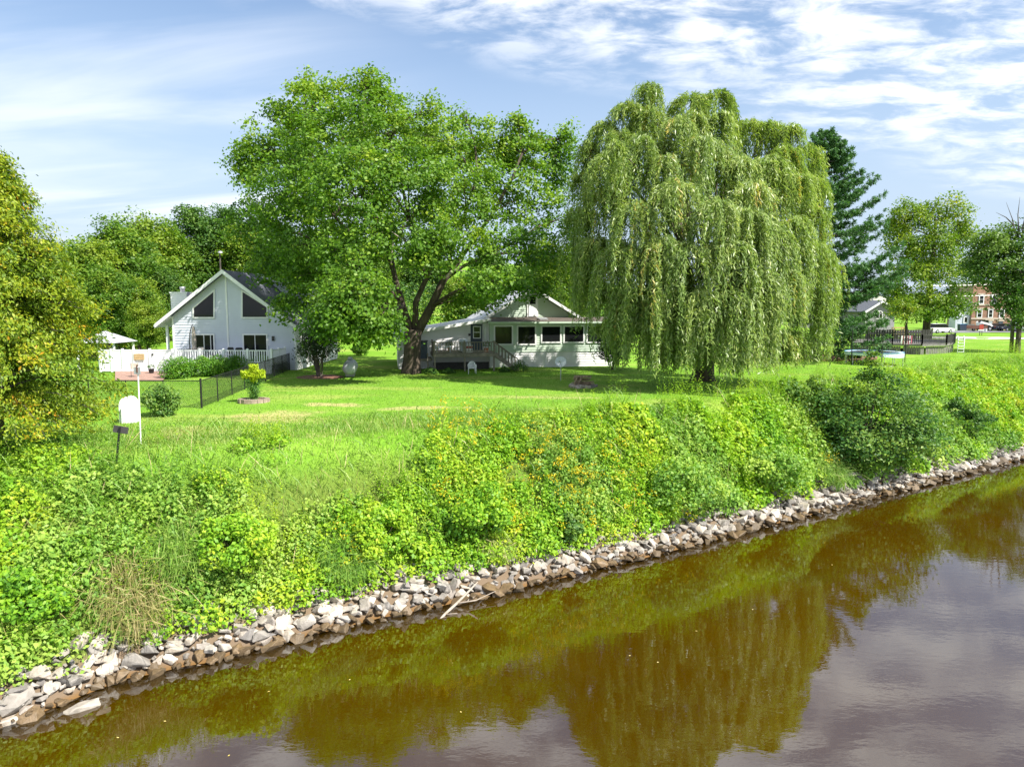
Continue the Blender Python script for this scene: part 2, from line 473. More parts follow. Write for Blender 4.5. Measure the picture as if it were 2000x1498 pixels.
M['lightblue'] = surf('pale blue pad', (0.62, 0.72, 0.78), (0.52, 0.62, 0.70), 0.45, 3.0, bmp=0.0)
M['beige'] = surf('beige canvas', (0.48, 0.42, 0.36), (0.34, 0.29, 0.25), 0.85, 5.0, bmp=0.2)
M['brick'] = None
M['orange'] = surf('orange clay', (0.60, 0.20, 0.08), (0.42, 0.13, 0.05), 0.8, 8.0)
M['red'] = surf('faded red paint', (0.42, 0.055, 0.045), (0.32, 0.04, 0.035), 0.5, 4.0, bmp=0.0)
M['pinkred'] = surf('pink red towel', (0.62, 0.20, 0.24), (0.52, 0.15, 0.19), 0.9, 4.0, bmp=0.0)
M['rust'] = surf('rusty brown steel', (0.16, 0.07, 0.045), (0.08, 0.04, 0.03), 0.7, 6.0)
M['stucco'] = surf('grey stucco', (0.27, 0.27, 0.28), (0.20, 0.20, 0.21), 0.9, 3.0, bmp=0.3)
M['concrete'] = surf('pale concrete', (0.52, 0.50, 0.48), (0.42, 0.40, 0.38), 0.9, 1.2, bmp=0.2)
M['asphalt'] = surf('grey drive', (0.20, 0.20, 0.22), (0.15, 0.15, 0.16), 0.9, 1.0, bmp=0.2)
M['paver'] = surf('reddish paver', (0.36, 0.23, 0.18), (0.26, 0.16, 0.125), 0.9, 3.0)
M['mulch'] = surf('red brown mulch', (0.26, 0.13, 0.09), (0.14, 0.065, 0.045), 0.95, 3.0, bmp=0.6)
M['tan'] = surf('tan stone band', (0.56, 0.46, 0.38), (0.46, 0.37, 0.30), 0.8, 4.0)
M['timber'] = surf('fresh yellow timber', (0.56, 0.40, 0.20), (0.44, 0.30, 0.14), 0.8, 4.0)
M['rubber'] = surf('tyre rubber', (0.02, 0.02, 0.02), (0.014, 0.014, 0.014), 0.85, 6.0, bmp=0.0)
M['silver'] = surf('silver car paint', (0.42, 0.43, 0.45), (0.40, 0.41, 0.43), 0.25, 1.0, bmp=0.0, metal=0.5)
M['navy'] = surf('dark car paint', (0.03, 0.035, 0.05), (0.025, 0.03, 0.045), 0.25, 1.0, bmp=0.0, spec=0.6)
M['cream'] = surf('cream paint', (0.66, 0.62, 0.55), (0.58, 0.54, 0.48), 0.6, 2.0, bmp=0.0)
m, nt, o = newmat('dark window glass')
p = nt.nodes.new('ShaderNodeBsdfPrincipled')
p.inputs['Base Color'].default_value = (0.012, 0.013, 0.015, 1)
p.inputs['Roughness'].default_value = 0.04; p.inputs['Specular IOR Level'].default_value = 0.3
nt.links.new(bump(nt, nz(nt, 0.7, 1.0), 0.03, 0.05), p.inputs['Normal'])
nt.links.new(p.outputs[0], o.inputs[0]); M['glass'] = m
m, nt, o = newmat('brown brick courses')
p = nt.nodes.new('ShaderNodeBsdfPrincipled'); p.inputs['Roughness'].default_value = 0.9
t_ = nt.nodes.new('ShaderNodeTexCoord'); mp = nt.nodes.new('ShaderNodeMapping'); mp.inputs['Rotation'].default_value = (math.pi / 2, 0, 0)
bt = nt.nodes.new('ShaderNodeTexBrick'); bt.inputs['Scale'].default_value = 1.0
bt.inputs['Brick Width'].default_value = 0.42; bt.inputs['Row Height'].default_value = 0.15; bt.inputs['Mortar Size'].default_value = 0.012
bt.inputs['Color1'].default_value = (0.34, 0.165, 0.095, 1); bt.inputs['Color2'].default_value = (0.22, 0.10, 0.06, 1); bt.inputs['Mortar'].default_value = (0.36, 0.30, 0.25, 1)
nt.links.new(t_.outputs['Object'], mp.inputs[0]); nt.links.new(mp.outputs[0], bt.inputs['Vector'])
nt.links.new(bt.outputs['Color'], p.inputs['Base Color']); nt.links.new(p.outputs[0], o.inputs[0]); M['brick'] = m

# ------------------------------------------------------------------ ground sheet
def axis(dense0, dense1, step, lo, hi, grow=1.16):
    a = list(np.arange(dense0, dense1, step))
    s = step; x = dense1
    r = []
    while x < hi: r.append(x); s *= grow; x += s
    r.append(hi)
    s = step; x = dense0; l = []
    while x > lo:
        s *= grow; x -= s; l.append(max(x, lo))
    return np.array(sorted(set(l)) + a + r)
def grid_mesh(name, xs, ys, zf, mat, tintf=None):
    X, Y = np.meshgrid(xs, ys)
    Z = zf(X, Y)
    V = np.stack([X, Y, Z], -1).reshape(-1, 3)
    nx, ny = len(xs), len(ys)
    i = np.arange(nx * ny).reshape(ny, nx)
    Q = np.stack([i[:-1, :-1], i[:-1, 1:], i[1:, 1:], i[1:, :-1]], -1).reshape(-1, 4)
    return np_mesh(name, V, Q, mat, tintf(X, Y).ravel() if tintf else None, True)

m, nt, o = newmat('lawn and bank soil')
L = nt.links
p = nt.nodes.new('ShaderNodeBsdfPrincipled'); p.inputs['Roughness'].default_value = 0.95; p.inputs['Specular IOR Level'].default_value = 0.1
geo = nt.nodes.new('ShaderNodeNewGeometry')
spx = nt.nodes.new('ShaderNodeSeparateXYZ'); L.new(geo.outputs['Position'], spx.inputs[0])
def gm(op, a, b=None):
    n = nt.nodes.new('ShaderNodeMath'); n.operation = op
    for i, x in enumerate((a, b)):
        if x is None: continue
        if isinstance(x, (int, float)): n.inputs[i].default_value = x
        else: L.new(x, n.inputs[i])
    return n.outputs[0]
def gmix(f, a, b):
    n = nt.nodes.new('ShaderNodeMixRGB'); L.new(f, n.inputs[0])
    for i, x in ((1, a), (2, b)):
        if isinstance(x, tuple): n.inputs[i].default_value = (*x, 1)
        else: L.new(x, n.inputs[i])
    return n.outputs[0]
def grange(f, a, b):
    n = nt.nodes.new('ShaderNodeMapRange'); n.interpolation_type = 'SMOOTHSTEP'
    n.inputs['From Min'].default_value = a; n.inputs['From Max'].default_value = b
    L.new(f, n.inputs['Value']); return n.outputs[0]
lawn = ramp(nt, nz(nt, 0.35, 6.0, 0.6), [(0.3, (0.10, 0.24, 0.02)), (0.52, (0.16, 0.31, 0.03)), (0.72, (0.23, 0.36, 0.05))])
fine = ramp(nt, nz(nt, 9.0, 5.0, 0.7, sc=(1, 0.5, 1)), [(0.3, (0.075, 0.19, 0.012)), (0.7, (0.20, 0.36, 0.03))])
mxx = nt.nodes.new('ShaderNodeMixRGB'); mxx.inputs[0].default_value = 0.45
L.new(lawn, mxx.inputs[1]); L.new(fine, mxx.inputs[2]); c = mxx.outputs[0]
straw = gm('MULTIPLY', grange(nz(nt, 0.22, 3.0, 0.6, sc=(0.55, 1.5, 1)), 0.50, 0.68), 0.50)
c = gmix(straw, c, (0.33, 0.35, 0.09))
wob = nz(nt, 0.9, 5.0, 0.65)
for (px, py, rx, ry, amt) in [(-10.4, 30.6, 2.3, 1.7, 0.55), (-8.6, 34.2, 1.9, 0.75, 0.6), (-12.0, 26.6, 2.0, 1.6, 0.45), (-4.5, 33.0, 2.6, 0.6, 0.5), (2.0, 37.0, 3.5, 0.8, 0.35)]:
    dx = gm('DIVIDE', gm('SUBTRACT', spx.outputs['X'], px), rx); dy = gm('DIVIDE', gm('SUBTRACT', spx.outputs['Y'], py), ry)
    dd = gm('SQRT', gm('ADD', gm('MULTIPLY', dx, dx), gm('MULTIPLY', dy, dy)))
    dd = gm('ADD', dd, gm('MULTIPLY', gm('SUBTRACT', wob, 0.5), 2.2))
    k = gm('MULTIPLY', gm('SUBTRACT', 1.0, grange(dd, 0.45, 1.1)), amt)
    c = gmix(k, c, (0.50, 0.37, 0.20))
c = gmix(gm('SUBTRACT', 1.0, grange(spx.outputs['Z'], -1.6, -0.3)), c, (0.12, 0.17, 0.03))
c = gmix(gm('SUBTRACT', 1.0, grange(spx.outputs['Z'], WATER + 0.5, WATER + 0.8)), c, (0.17, 0.125, 0.085))
c = gmix(gm('SUBTRACT', 1.0, grange(spx.outputs['Z'], WATER, WATER + 0.14)), c, (0.17, 0.095, 0.035))
L.new(c, p.inputs['Base Color'])
L.new(bump(nt, nz(nt, 14.0, 4.0, 0.7), 0.5, 0.05), p.inputs['Normal'])
L.new(p.outputs[0], o.inputs[0]); M['ground'] = m

gx = axis(-34, 46, 0.6, -900, 900); gy = axis(6, 78, 0.6, -260, 1400)
tag(link('ground', grid_mesh('ground', gx, gy, height, M['ground'])), kind='structure')

# ------------------------------------------------------------------ river
m, nt, o = newmat('brown river water')
L = nt.links
n1 = nz(nt, 3.4, 3.0, 0.55, sc=(0.7, 1.5, 1)); n2 = nz(nt, 0.5, 2.0, 0.5)
ad = nt.nodes.new('ShaderNodeMath'); ad.operation = 'ADD'; L.new(n1, ad.inputs[0]); L.new(n2, ad.inputs[1])
nn = bump(nt, ad.outputs[0], 0.030, 0.05)
body = nt.nodes.new('ShaderNodeBsdfDiffuse')
L.new(ramp(nt, nz(nt, 0.16, 4.0, 0.55), [(0.35, (0.044, 0.0225, 0.0001)), (0.7, (0.058, 0.0305, 0.0001))]), body.inputs['Color'])
tr = nt.nodes.new('ShaderNodeBsdfTransparent'); tr.inputs['Color'].default_value = (0.75, 0.55, 0.30, 1)
aa = nt.nodes.new('ShaderNodeAttribute'); aa.attribute_name = 'tint'
mb = nt.nodes.new('ShaderNodeMixShader'); L.new(aa.outputs['Fac'], mb.inputs[0]); L.new(tr.outputs[0], mb.inputs[1]); L.new(body.outputs[0], mb.inputs[2])
gl = nt.nodes.new('ShaderNodeBsdfGlossy'); gl.inputs['Color'].default_value = (0.80, 0.88, 1.0, 1); gl.inputs['Roughness'].default_value = 0.012; L.new(nn, gl.inputs['Normal'])
fr = nt.nodes.new('ShaderNodeFresnel'); fr.inputs['IOR'].default_value = 2.4; L.new(nn, fr.inputs['Normal'])
mg = nt.nodes.new('ShaderNodeMixShader'); L.new(fr.outputs[0], mg.inputs[0]); L.new(mb.outputs[0], mg.inputs[1]); L.new(gl.outputs[0], mg.inputs[2])
L.new(mg.outputs[0], o.inputs[0]); M['water'] = m
wx = axis(-20, 46, 0.55, -700, 700); wy = axis(4, 46, 0.55, -90, 420)
tag(link('river', grid_mesh('river', wx, wy, lambda x, y: np.full_like(x, WATER), M['water'], lambda x, y: np.clip((WATER - height(x, y)) / 0.42, 0.0, 1.0) ** 0.7)), kind='structure')

# ------------------------------------------------------------------ riprap
import bmesh
def stone_mesh(seed, mat, bev=True):
    r_ = random.Random(seed)
    bm = bmesh.new()
    pts = []
    for k in range(15):
        d = Vector((r_.gauss(0, 1), r_.gauss(0, 1), r_.gauss(0, 1))).normalized()
        d = Vector((max(-0.72, min(0.72, d.x)), max(-0.66, min(0.66, d.y)), max(-0.55, min(0.55, d.z)))) * r_.uniform(0.85, 1.1)
        pts.append(bm.verts.new((d.x * 0.62, d.y * 0.5, d.z * 0.42)))
    res = bmesh.ops.convex_hull(bm, input=bm.verts)
    for v in [v for v in bm.verts if not v.link_faces]: bm.verts.remove(v)
    if bev:
        bmesh.ops.bevel(bm, geom=list(bm.edges), offset=0.035, segments=1, affect='EDGES', clamp_overlap=True)
        bmesh.ops.subdivide_edges(bm, edges=[e_ for e_ in bm.edges if e_.calc_length() > 0.22], cuts=1, use_grid_fill=True)
        for v in bm.verts: v.co *= 1 + 0.16 * mnoise.noise(v.co * 4.0 + Vector((seed, 0, 0)))
    me = bpy.data.meshes.new('stone'); bm.to_mesh(me); bm.free()
    me.materials.append(mat)
    return me
smesh = {k: [stone_mesh(hash_ * 31 + i, M[k]) for i in range(6)] for hash_, k in enumerate(('stone', 'stone_lt', 'stone_dk', 'stone_wet'))}
rawmesh = {k: [stone_mesh(hash_ * 31 + i, M[k], False) for i in range(6)] for hash_, k in enumerate(('stone', 'stone_lt', 'stone_dk', 'stone_wet'))}
rip = thing('riprap_bank', 'strip of loose pale broken stones along the brown river edge', 'riprap')
spots = []
x = -16.0
rs = random.Random(3)
while x < 48:
    slope = float(W(x + 0.3) - W(x - 0.3)) / 0.6
    dx = 0.145 / math.sqrt(1 + slope * slope)
    for row in range(7):
        q = (row + rs.uniform(-0.2, 1.2)) / 7
        d = -0.24 + q * 1.6
        xx = x + rs.uniform(-0.14, 0.14); yy = float(W(xx)) + d
        s = rs.choice((0.13, 0.17, 0.22, 0.26, 0.30, 0.36, 0.46)) * rs.uniform(0.8, 1.3)
        if x < -5.0 and rs.random() < 0.3: s *= 1.35
        if x > 10: s *= 1.12
        spots.append((xx, yy, hz(xx, yy) + rs.choice((0, 0.04, 0.09)), s, d))
    x += dx * (1.35 if x < 12 else 1.6)
def score(sp):
    u = sp[0] / sp[1] * FPX
    vis = 1 if abs(u) < 1010 else 0
    return vis * sp[3] / sp[1]
spots.sort(key=score, reverse=True)
rest_V, rest_F = {}, {}
nst = 0
for (xx, yy, z, s, d) in spots:
    key = 'stone_wet' if d < 0.06 + rs.uniform(-0.08, 0.08) else rs.choices(('stone', 'stone_lt', 'stone_dk'), (5, 4, 2))[0]
    ix = rs.randrange(6); me = smesh[key][ix]
    sx, sy, sz = s * rs.uniform(0.9, 1.4), s * rs.uniform(0.85, 1.15), s * rs.uniform(0.75, 1.15)
    eul = (rs.uniform(-0.5, 0.5) + 0.4, rs.uniform(-0.5, 0.5), rs.uniform(0, 6.28))
    loc = Vector((xx, yy, z + s * 0.10 + rs.uniform(0, 0.08)))
    if nst < 295:
        ob = link('stone', me, rip, loc); ob.scale = (sx, sy, sz); ob.rotation_euler = eul
        nst += 1
    else:
        from mathutils import Euler
        mt = Matrix.Translation(loc) @ Euler(eul).to_matrix().to_4x4() @ Matrix.Diagonal((sx, sy, sz, 1))
        vs = rest_V.setdefault(key, []); fs = rest_F.setdefault(key, [])
        me = rawmesh[key][ix]; n0 = len(vs)
        vs += [tuple(mt @ v.co) for v in me.vertices]
        fs += [tuple(i + n0 for i in pl.vertices) for pl in me.polygons]
keys = list(rest_V)
me = bpy.data.meshes.new('small_stones')
allv, allf, mi = [], [], []
for i, k in enumerate(keys):
    n0 = len(allv); allv += rest_V[k]; allf += [tuple(j + n0 for j in f) for f in rest_F[k]]; mi += [i] * len(rest_F[k])
    me.materials.append(M[k])
me.from_pydata(allv, [], allf); me.polygons.foreach_set('material_index', mi)
tag(link('small_stones', me, rip), kind='stuff')
# single boulders lying off the line in the shallows
for (u, v, s, key, lab) in [(160, 1382, 0.55, 'stone', 'pale boulder lying half in the water at the lower left'), (215, 1385, 0.46, 'stone_wet', 'brown boulder just under the water beside the pale boulder'),
                       (20, 1408, 0.55, 'stone', 'long pale boulder at the left edge of the picture by the water'), (1085, 1148, 0.34, 'stone_wet', 'small dark brown stone standing alone in the shallow water mid river edge')]:
    g = gnd(u, v, WATER)
    ob = link('boulder', smesh[key][2], None, (g.x, g.y, WATER - (0.10 if key == 'stone_wet' else -0.02)))
    ob.scale = (s * 1.5, s * 1.05, s * 1.0); ob.rotation_euler = (0.1, 0.05, 0.5)
    tag(ob, lab, 'boulder')

# ------------------------------------------------------------------ bank vegetation
def on_bank(n, x0, x1, t0, t1):
    x = rng.uniform(x0, x1, n); t = rng.uniform(t0, t1, n)
    w = W(x) + RIP + 0.05
    y = w + (T(x) - w) * t
    return x, y, t
def vnoise(x, y, s, o=0.0):
    return np.array([mnoise.noise(Vector((a * s + o, b * s, o))) for a, b in zip(x, y)])
def visible(x, y, m=60):
    u = x / np.maximum(y, 1) * FPX
    return (np.abs(u) < 1000 + m * 3)
# the grassy patch of the bank (left of middle) keeps low
def grassy(x, y):
    cx = -6.0 + (y - 23) * 0.10
    return np.exp(-((x - cx) / 2.9) ** 2) * sstep(y - W(x), 2.2, 4.0)
cover = Leaves(); cool = Leaves()
x, y, t = on_bank(4900, -21, 50, -0.09, 1.08)
k = visible(x, y) & (grassy(x, y) < 0.35 + 0.2 * rng.random(len(x))) & (t < 0.90 + 0.55 * vnoise(x, y, 0.33, 70.0) + 0.25 * vnoise(x, y, 1.0, 75.0))
x, y, t = x[k], y[k], t[k]
sp = vnoise(x, y, 0.35, 3.0) + 0.25 * vnoise(x, y, 1.1, 8.0)
hgt = 0.60 + 0.42 * vnoise(x, y, 0.5, 1.0) + 0.25 * vnoise(x, y, 1.3, 2.0) + 0.12 * rng.random(len(x))
hgt = np.clip(hgt * (1.0 - 0.65 * sstep(t, 0.6, 1.05)) * np.where(x > 8, 1.15, 1.0), 0.14, 1.5)
rad = rng.uniform(0.22, 0.6, len(x)); lsz = rng.uniform(0.62, 1.35, len(x))
z = height(x, y)
tint = 0.62 + 0.5 * sp + 0.14 * rng.normal(size=len(x))
gap = vnoise(x, y, 0.8, 41.0) > -0.42
x, y, t, hgt, rad, lsz, z, tint = (q_[gap] for q_ in (x, y, t, hgt, rad, lsz, z, tint))
cen = np.stack([x, y, z + hgt * 0.35], 1)
iscool = (vnoise(x, y, 0.22, 20.0) > np.where(x > 7, 0.02, 0.24))
near = y < 30
for msk, bag in ((~iscool, cover), (iscool, cool)):
    for nm, npl, ls in ((near, 108, 0.120), (~near, 68, 0.165)):
        kk = msk & nm
        if kk.sum(): dome(bag, cen[kk], rad[kk], hgt[kk] * 0.95, npl, ls * lsz[kk], 0.66, tint[kk], tj=0.13, wr=0.7)
# upright leafy stalks breaking the top of the mass
x, y, t = on_bank(8200, -21, 50, 0.0, 1.16)
k = visible(x, y) & (grassy(x, y) < 0.25 + 0.5 * rng.random(len(x))) & (vnoise(x, y, 0.4, 12.0) > -0.22) & (t < 0.98 + 0.55 * vnoise(x, y, 0.33, 70.0) + 0.2 * rng.random(len(x)))
x, y, t = x[k], y[k], t[k]
hh = rng.uniform(0.6, 1.5, len(x)) * (1 - 0.35 * sstep(t, 0.8, 1.1)) * np.where(x > 7, 1.1, 1.0); z = height(x, y)
hh = np.where((x > 4.5) & (t > 0.62), hh * rng.uniform(1.1, 1.75, len(x)), hh)
npl = 16
f = np.tile(np.linspace(0.25, 1.0, npl), len(x))
ang = rng.uniform(0, 6.28, len(f)); lx, ly = rng.normal(size=len(x)) * 0.12, rng.normal(size=len(x)) * 0.12
X = np.repeat(x, npl) + np.repeat(lx, npl) * f; Y = np.repeat(y, npl) + np.repeat(ly, npl) * f; Z = np.repeat(z, npl) + np.repeat(hh, npl) * f
od = np.stack([np.cos(ang), np.sin(ang), 0.35 + 0 * ang], 1)
sz = 0.17 * (1.15 - 0.6 * f)
tt = np.repeat(0.55 + 0.5 * vnoise(x, y, 0.3, 5.0), npl) + 0.12 * rng.normal(size=len(f)) + 0.12 * (f - 0.6)
cl_ = np.repeat(vnoise(x, y, 0.25, 30.0) > 0.1, npl)
for msk, bag in ((~cl_, cover), (cl_, cool)):
    C = np.stack([X, Y, Z], 1)[msk] + od[msk] * sz[msk][:, None] * 0.5
    Nn = np.stack([-0.4 * np.cos(ang), -0.4 * np.sin(ang), 1 + 0 * ang], 1)[msk] + rng.normal(size=C.shape) * 0.25
    bag.add(C, Nn, sz[msk], np.repeat(rng.choice([0.2, 0.3, 0.42], len(x)), npl)[msk], tt[msk], od[msk])
tag(cover.build('bank_ground_cover', M['bank']), 'bright yellow green weeds and vines covering the river bank', 'ground cover', kind='stuff')
tag(cool.build('bank_weeds', M['bank_cool']), 'cooler green leafy weeds growing among the vines on the bank', 'weeds', kind='stuff')
# long grass pushing through the weeds, and dead stalks
gb_ = Leaves()
x, y, t = on_bank(8000, -21, 48, 0.0, 1.1)
k = visible(x, y) & (vnoise(x, y, 0.55, 60.0) > 0.08); x, y = x[k], y[k]
n = len(x); z = height(x, y); hl = rng.uniform(0.5, 1.15, n)
a_ = rng.uniform(0, 6.28, n); ln_ = rng.uniform(0.1, 0.6, n)
D = np.stack([np.cos(a_) * ln_, np.sin(a_) * ln_ - 0.15, np.ones(n)], 1)
gb_.add(np.stack([x, y, z + 0.25 + hl * 0.45], 1) + D * np.array([1, 1, 0]) * (hl * 0.4)[:, None], np.stack([np.cos(a_ + 1.5), np.sin(a_ + 1.5), 0.4 + 0 * a_], 1), hl, 0.03 / hl, 0.5 + 0.2 * rng.normal(size=n), D, fold=0.35)
tag(gb_.build('bank_grass', M['blades']), 'long grass blades standing among the bank weeds', 'grass', kind='stuff')
ds_ = Leaves()
x, y, t = on_bank(900, -21, 46, 0.0, 1.0); k = visible(x, y); x, y = x[k], y[k]; n = len(x); z = height(x, y); hl = rng.uniform(0.6, 1.3, n)
D = rng.normal(size=(n, 3)) * 0.35 + np.array([0, 0, 1.0])
ds_.add(np.stack([x, y, z + hl * 0.62], 1), rng.normal(size=(n, 3)) + np.array([0, -0.8, 0]), hl, 0.02 / hl, 0.75 + 0.2 * rng.normal(size=n), D, fold=0.1)
tag(ds_.build('dead_stalks', M['straw']), 'dry brown stalks sticking out of the bank weeds', 'stalks', kind='stuff')
# goldenrod drifts
gold = Leaves()
for (u, v, z0, n, sr) in [(1130, 935, -0.8, 70, 1.5), (1060, 900, -0.4, 45, 1.4), (930, 835, 0.2, 26, 1.1), (880, 830, 0.3, 14, 0.7), (1780, 845, -0.6, 22, 1.2), (1800, 820, -0.4, 18, 1.4), (1975, 775, 0.2, 40, 2.2), (1930, 800, 0.0, 16, 1.6), (1230, 900, -0.5, 26, 1.2), (1000, 1010, -1.4, 12, 1.0), (870, 930, -0.8, 12, 0.8), (700, 1050, -1.6, 10, 1.0), (1350, 1000, -1.2, 8, 1.0), (1620, 900, -1.0, 8, 0.8)]:
    g = hit(u, v, 1.15)
    bx, by = g.x + rng.normal(size=n) * sr * 0.6, g.y + rng.normal(size=n) * sr * 0.5
    bz = height(bx, by) + rng.uniform(1.0, 1.5, n)
    m_ = 13
    C = np.repeat(np.stack([bx, by, bz], 1), m_, 0) + rng.normal(size=(n * m_, 3)) * np.array([0.085, 0.085, 0.07])
    gold.add(C, rng.normal(size=C.shape) + np.array([0, 0, 1.2]), rng.uniform(0.04, 0.085, len(C)), 0.8, rng.random(len(C)))
tag(gold.build('goldenrod_blooms', M['goldenrod']), 'yellow goldenrod flower heads scattered over the bank', 'flowers', kind='stuff')

# grasses
gr = Leaves()
def blades(bag, x, y, h, wdt, tint, lean=0.35):
    n = len(x); z = height(x, y)
    a = rng.uniform(0, 6.28, n); l = rng.uniform(0, lean, n)
    D = np.stack([np.cos(a) * l, np.sin(a) * l, np.ones(n)], 1)
    C = np.stack([x, y, z + h * 0.46], 1) + D * np.array([1, 1, 0]) * (h * 0.5)[:, None]
    b = rng.uniform(0, 6.28, n)
    Nn = np.stack([np.cos(b), np.sin(b), 0.3 + 0 * b], 1)
    bag.add(C, Nn, h, wdt / h, tint, D, fold=0.3)
n = 72000   # unmown slope and rough edge of the lawn
x = rng.uniform(-17, 4, n); y = rng.uniform(17, 32, n)
edge = T(x) - y
k = (edge > -6.5 + 1.6 * vnoise(x, y, 0.3, 2.0)) & (y - W(x) > 2.2) & visible(x, y)
k &= (grassy(x, y) > 0.15) | (edge < 2.6)
x, y = x[k], y[k]
rough_ = sstep(T(x) - y, -6.0, -1.0)
pat = vnoise(x, y, 0.45, 9.0)
hh = rng.uniform(0.08, 0.22, len(x)) * (0.25 + 0.75 * rough_) * (1 + 0.5 * pat) + 0.03
tn = 0.52 + 0.28 * vnoise(x, y, 0.6, 4.0) + 0.16 * rng.normal(size=len(x)) + 0.30 * (rng.random(len(x)) < 0.10)
dd = np.hypot((x + 10.4) / 2.4, (y - 30.3) / 1.7); tn += 0.55 * np.exp(-dd ** 2) * rng.random(len(x))
dd = np.hypot((x + 8.0) / 2.5, (y - 26.0) / 2.0); tn += 0.25 * np.exp(-dd ** 2) * rng.random(len(x))
blades(gr, x, y, hh, np.full(len(x), 0.02), tn, 0.7)
tag(gr.build('tall_grass', M['blades']), 'unmown tufted grass on the slope between lawn and weeds', 'grass', kind='stuff')
lg = Leaves()
n = 100000
y = 21 + 34 * rng.random(n) ** 0.8; x = rng.uniform(-0.76, 0.76, n) * y
k = (y - T(x) > 0.0)
x, y = x[k], y[k]
tn = 0.45 + 0.22 * vnoise(x, y, 0.5, 6.0) + 0.14 * rng.normal(size=len(x))
blades(lg, x, y, rng.uniform(0.03, 0.075, len(x)), np.full(len(x), 0.028), tn, 0.9)
tag(lg.build('lawn_grass', M['blades']), 'short mown lawn grass in front of the houses', 'grass', kind='stuff')
# pale dry grass tussock and green tussocks hanging over the stones
def tussock(name, label, u, v, z0, R_, h, n, mat, tm, group=None):
    g = hit(u, v); b = Leaves()
    zz0 = hz(g.x, g.y)
    a = rng.uniform(0, 6.28, n); rr = R_ * np.sqrt(rng.random(n)) * 0.75
    bx, by = np.cos(a) * rr, np.sin(a) * rr
    hl = h * rng.uniform(0.5, 1.1, n); out_ = rng.uniform(0.2, 1.0, n)
    nx, ny = bx / R_ + rng.normal(size=n) * 0.35 + 0.25, by / R_ + rng.normal(size=n) * 0.35 - 0.55
    segs = [(0.0, 0.0), (0.30, 0.72), (0.75, 0.95), (1.15, 0.55)]
    gz = height(g.x + bx, g.y + by) - zz0
    prev = None
    for i, (fo, fu) in enumerate(segs):
        P = np.stack([bx + nx * out_ * hl * fo, by + ny * out_ * hl * fo, gz + hl * fu], 1)
        if prev is not None:
            D = P - prev; ln = np.linalg.norm(D, axis=1)
            Nn = rng.normal(size=D.shape) * 0.6 + np.array([0, -0.5, 0.6])
            b.add((P + prev) / 2, Nn, ln * 1.25, 0.024 / ln * (1.2 - 0.25 * i), tm + 0.22 * rng.normal(size=n), D, fold=0.05)
        prev = P
    o_ = b.build(name, M[mat], None, (g.x, g.y, zz0))
    return tag(o_, label, 'grass clump', group)
tussock('grass_tussock', 'pale dry straw coloured grass clump hanging over the stones at lower left', 262, 1212, -2.3, 0.85, 1.1, 800, 'straw', 0.40)
tussock('grass_tussock', 'green grass clump hanging beside the dark hollow under the vine mound', 672, 1120, -2.2, 0.65, 0.95, 900, 'blades', 0.35)
tussock('grass_tussock', 'long green grass clump above the dry straw coloured clump', 345, 1110, -1.9, 0.7, 1.0, 900, 'blades', 0.5)
tussock('grass_tussock', 'green grass clump below the big dark shrub at the stones', 1610, 930, -2.0, 1.0, 0.95, 800, 'blades', 0.45)
tussock('grass_tussock', 'small yellowish grass clump at the stone edge near midstream branch', 965, 1085, -2.2, 0.5, 0.6, 500, 'blades', 0.8)

# distinct shrubs on the bank
def bank_shrub(name, label, cat, u, v, z0, R_, H_, nb, mat, ls, tm, npl=230, sub=0.42):
    g = hit(u, v); zz0 = hz(g.x, g.y)
    t_ = thing(name, label, cat, (g.x, g.y, zz0))
    b = Leaves()
    d = sph(nb, -0.75); kk = rng.uniform(0.45, 1.0, (nb, 1))
    cen = d * kk * np.array([R_, R_, H_ * 0.5]) + np.array([0, -0.1, H_ * 0.42])
    dome(b, cen, rng.uniform(0.7, 1.2, nb) * R_ * sub, rng.uniform(0.6, 1.1, nb) * R_ * sub * 0.8, npl, ls, 0.75, tm - 0.06 + 0.16 * rng.normal(size=nb), zmin=-0.8, wr=0.7)
    b.build('foliage', M[mat], t_)
    s = MB()
    for i in range(7):
        c_ = cen[i % nb]
        s.tube([(0.1 * math.cos(i), 0.1 * math.sin(i), -0.15), (c_[0] * 0.4, c_[1] * 0.4, c_[2] * 0.5), tuple(c_)], [0.035, 0.025, 0.01], 5)
    s.build('stem', M['bark'], t_)
    return t_
bank_shrub('vine_mound', 'rounded yellow green vine mound above the stones at left', 'vine', 470, 1105, -2.1, 1.15, 1.7, 22, 'bank', 0.115, 0.62)
bank_shrub('vine_mound', 'yellow green vine mound overhanging the dark hollow beside the stones', 'vine', 745, 1085, -2.1, 1.05, 1.75, 22, 'bank', 0.115, 0.66)
bank_shrub('vine_mound', 'vine mound filling the bank at the left edge of the picture', 'vine', 60, 1190, -2.2, 1.2, 1.2, 18, 'bank', 0.115, 0.55)
bank_shrub('bank_shrub', 'green leafy shrub on the bank directly right of the vine mounds', 'shrub', 930, 1035, -1.9, 1.3, 1.7, 16, 'bank', 0.13, 0.45)
bank_shrub('bank_shrub', 'small dark green shrub standing at the stones below the goldenrod', 'shrub', 1110, 1058, -2.2, 0.6, 1.2, 10, 'shrub', 0.12, 0.75)
bank_shrub('bank_shrub', 'wide fresh green shrub sloping to the stones right of the goldenrod', 'shrub', 1330, 985, -2.0, 1.7, 1.9, 20, 'bank_cool', 0.14, 0.62)
bank_shrub('bank_shrub', 'green shrub overhanging the stones left of the big dark shrub', 'shrub', 1490, 945, -1.9, 1.6, 1.9, 18, 'bank_cool', 0.15, 0.66)
bank_shrub('bank_shrub', 'small dark shrub near the stones at right of the big dark shrub', 'shrub', 1880, 850, -1.6, 1.2, 2.3, 14, 'shrub', 0.16, 0.6)
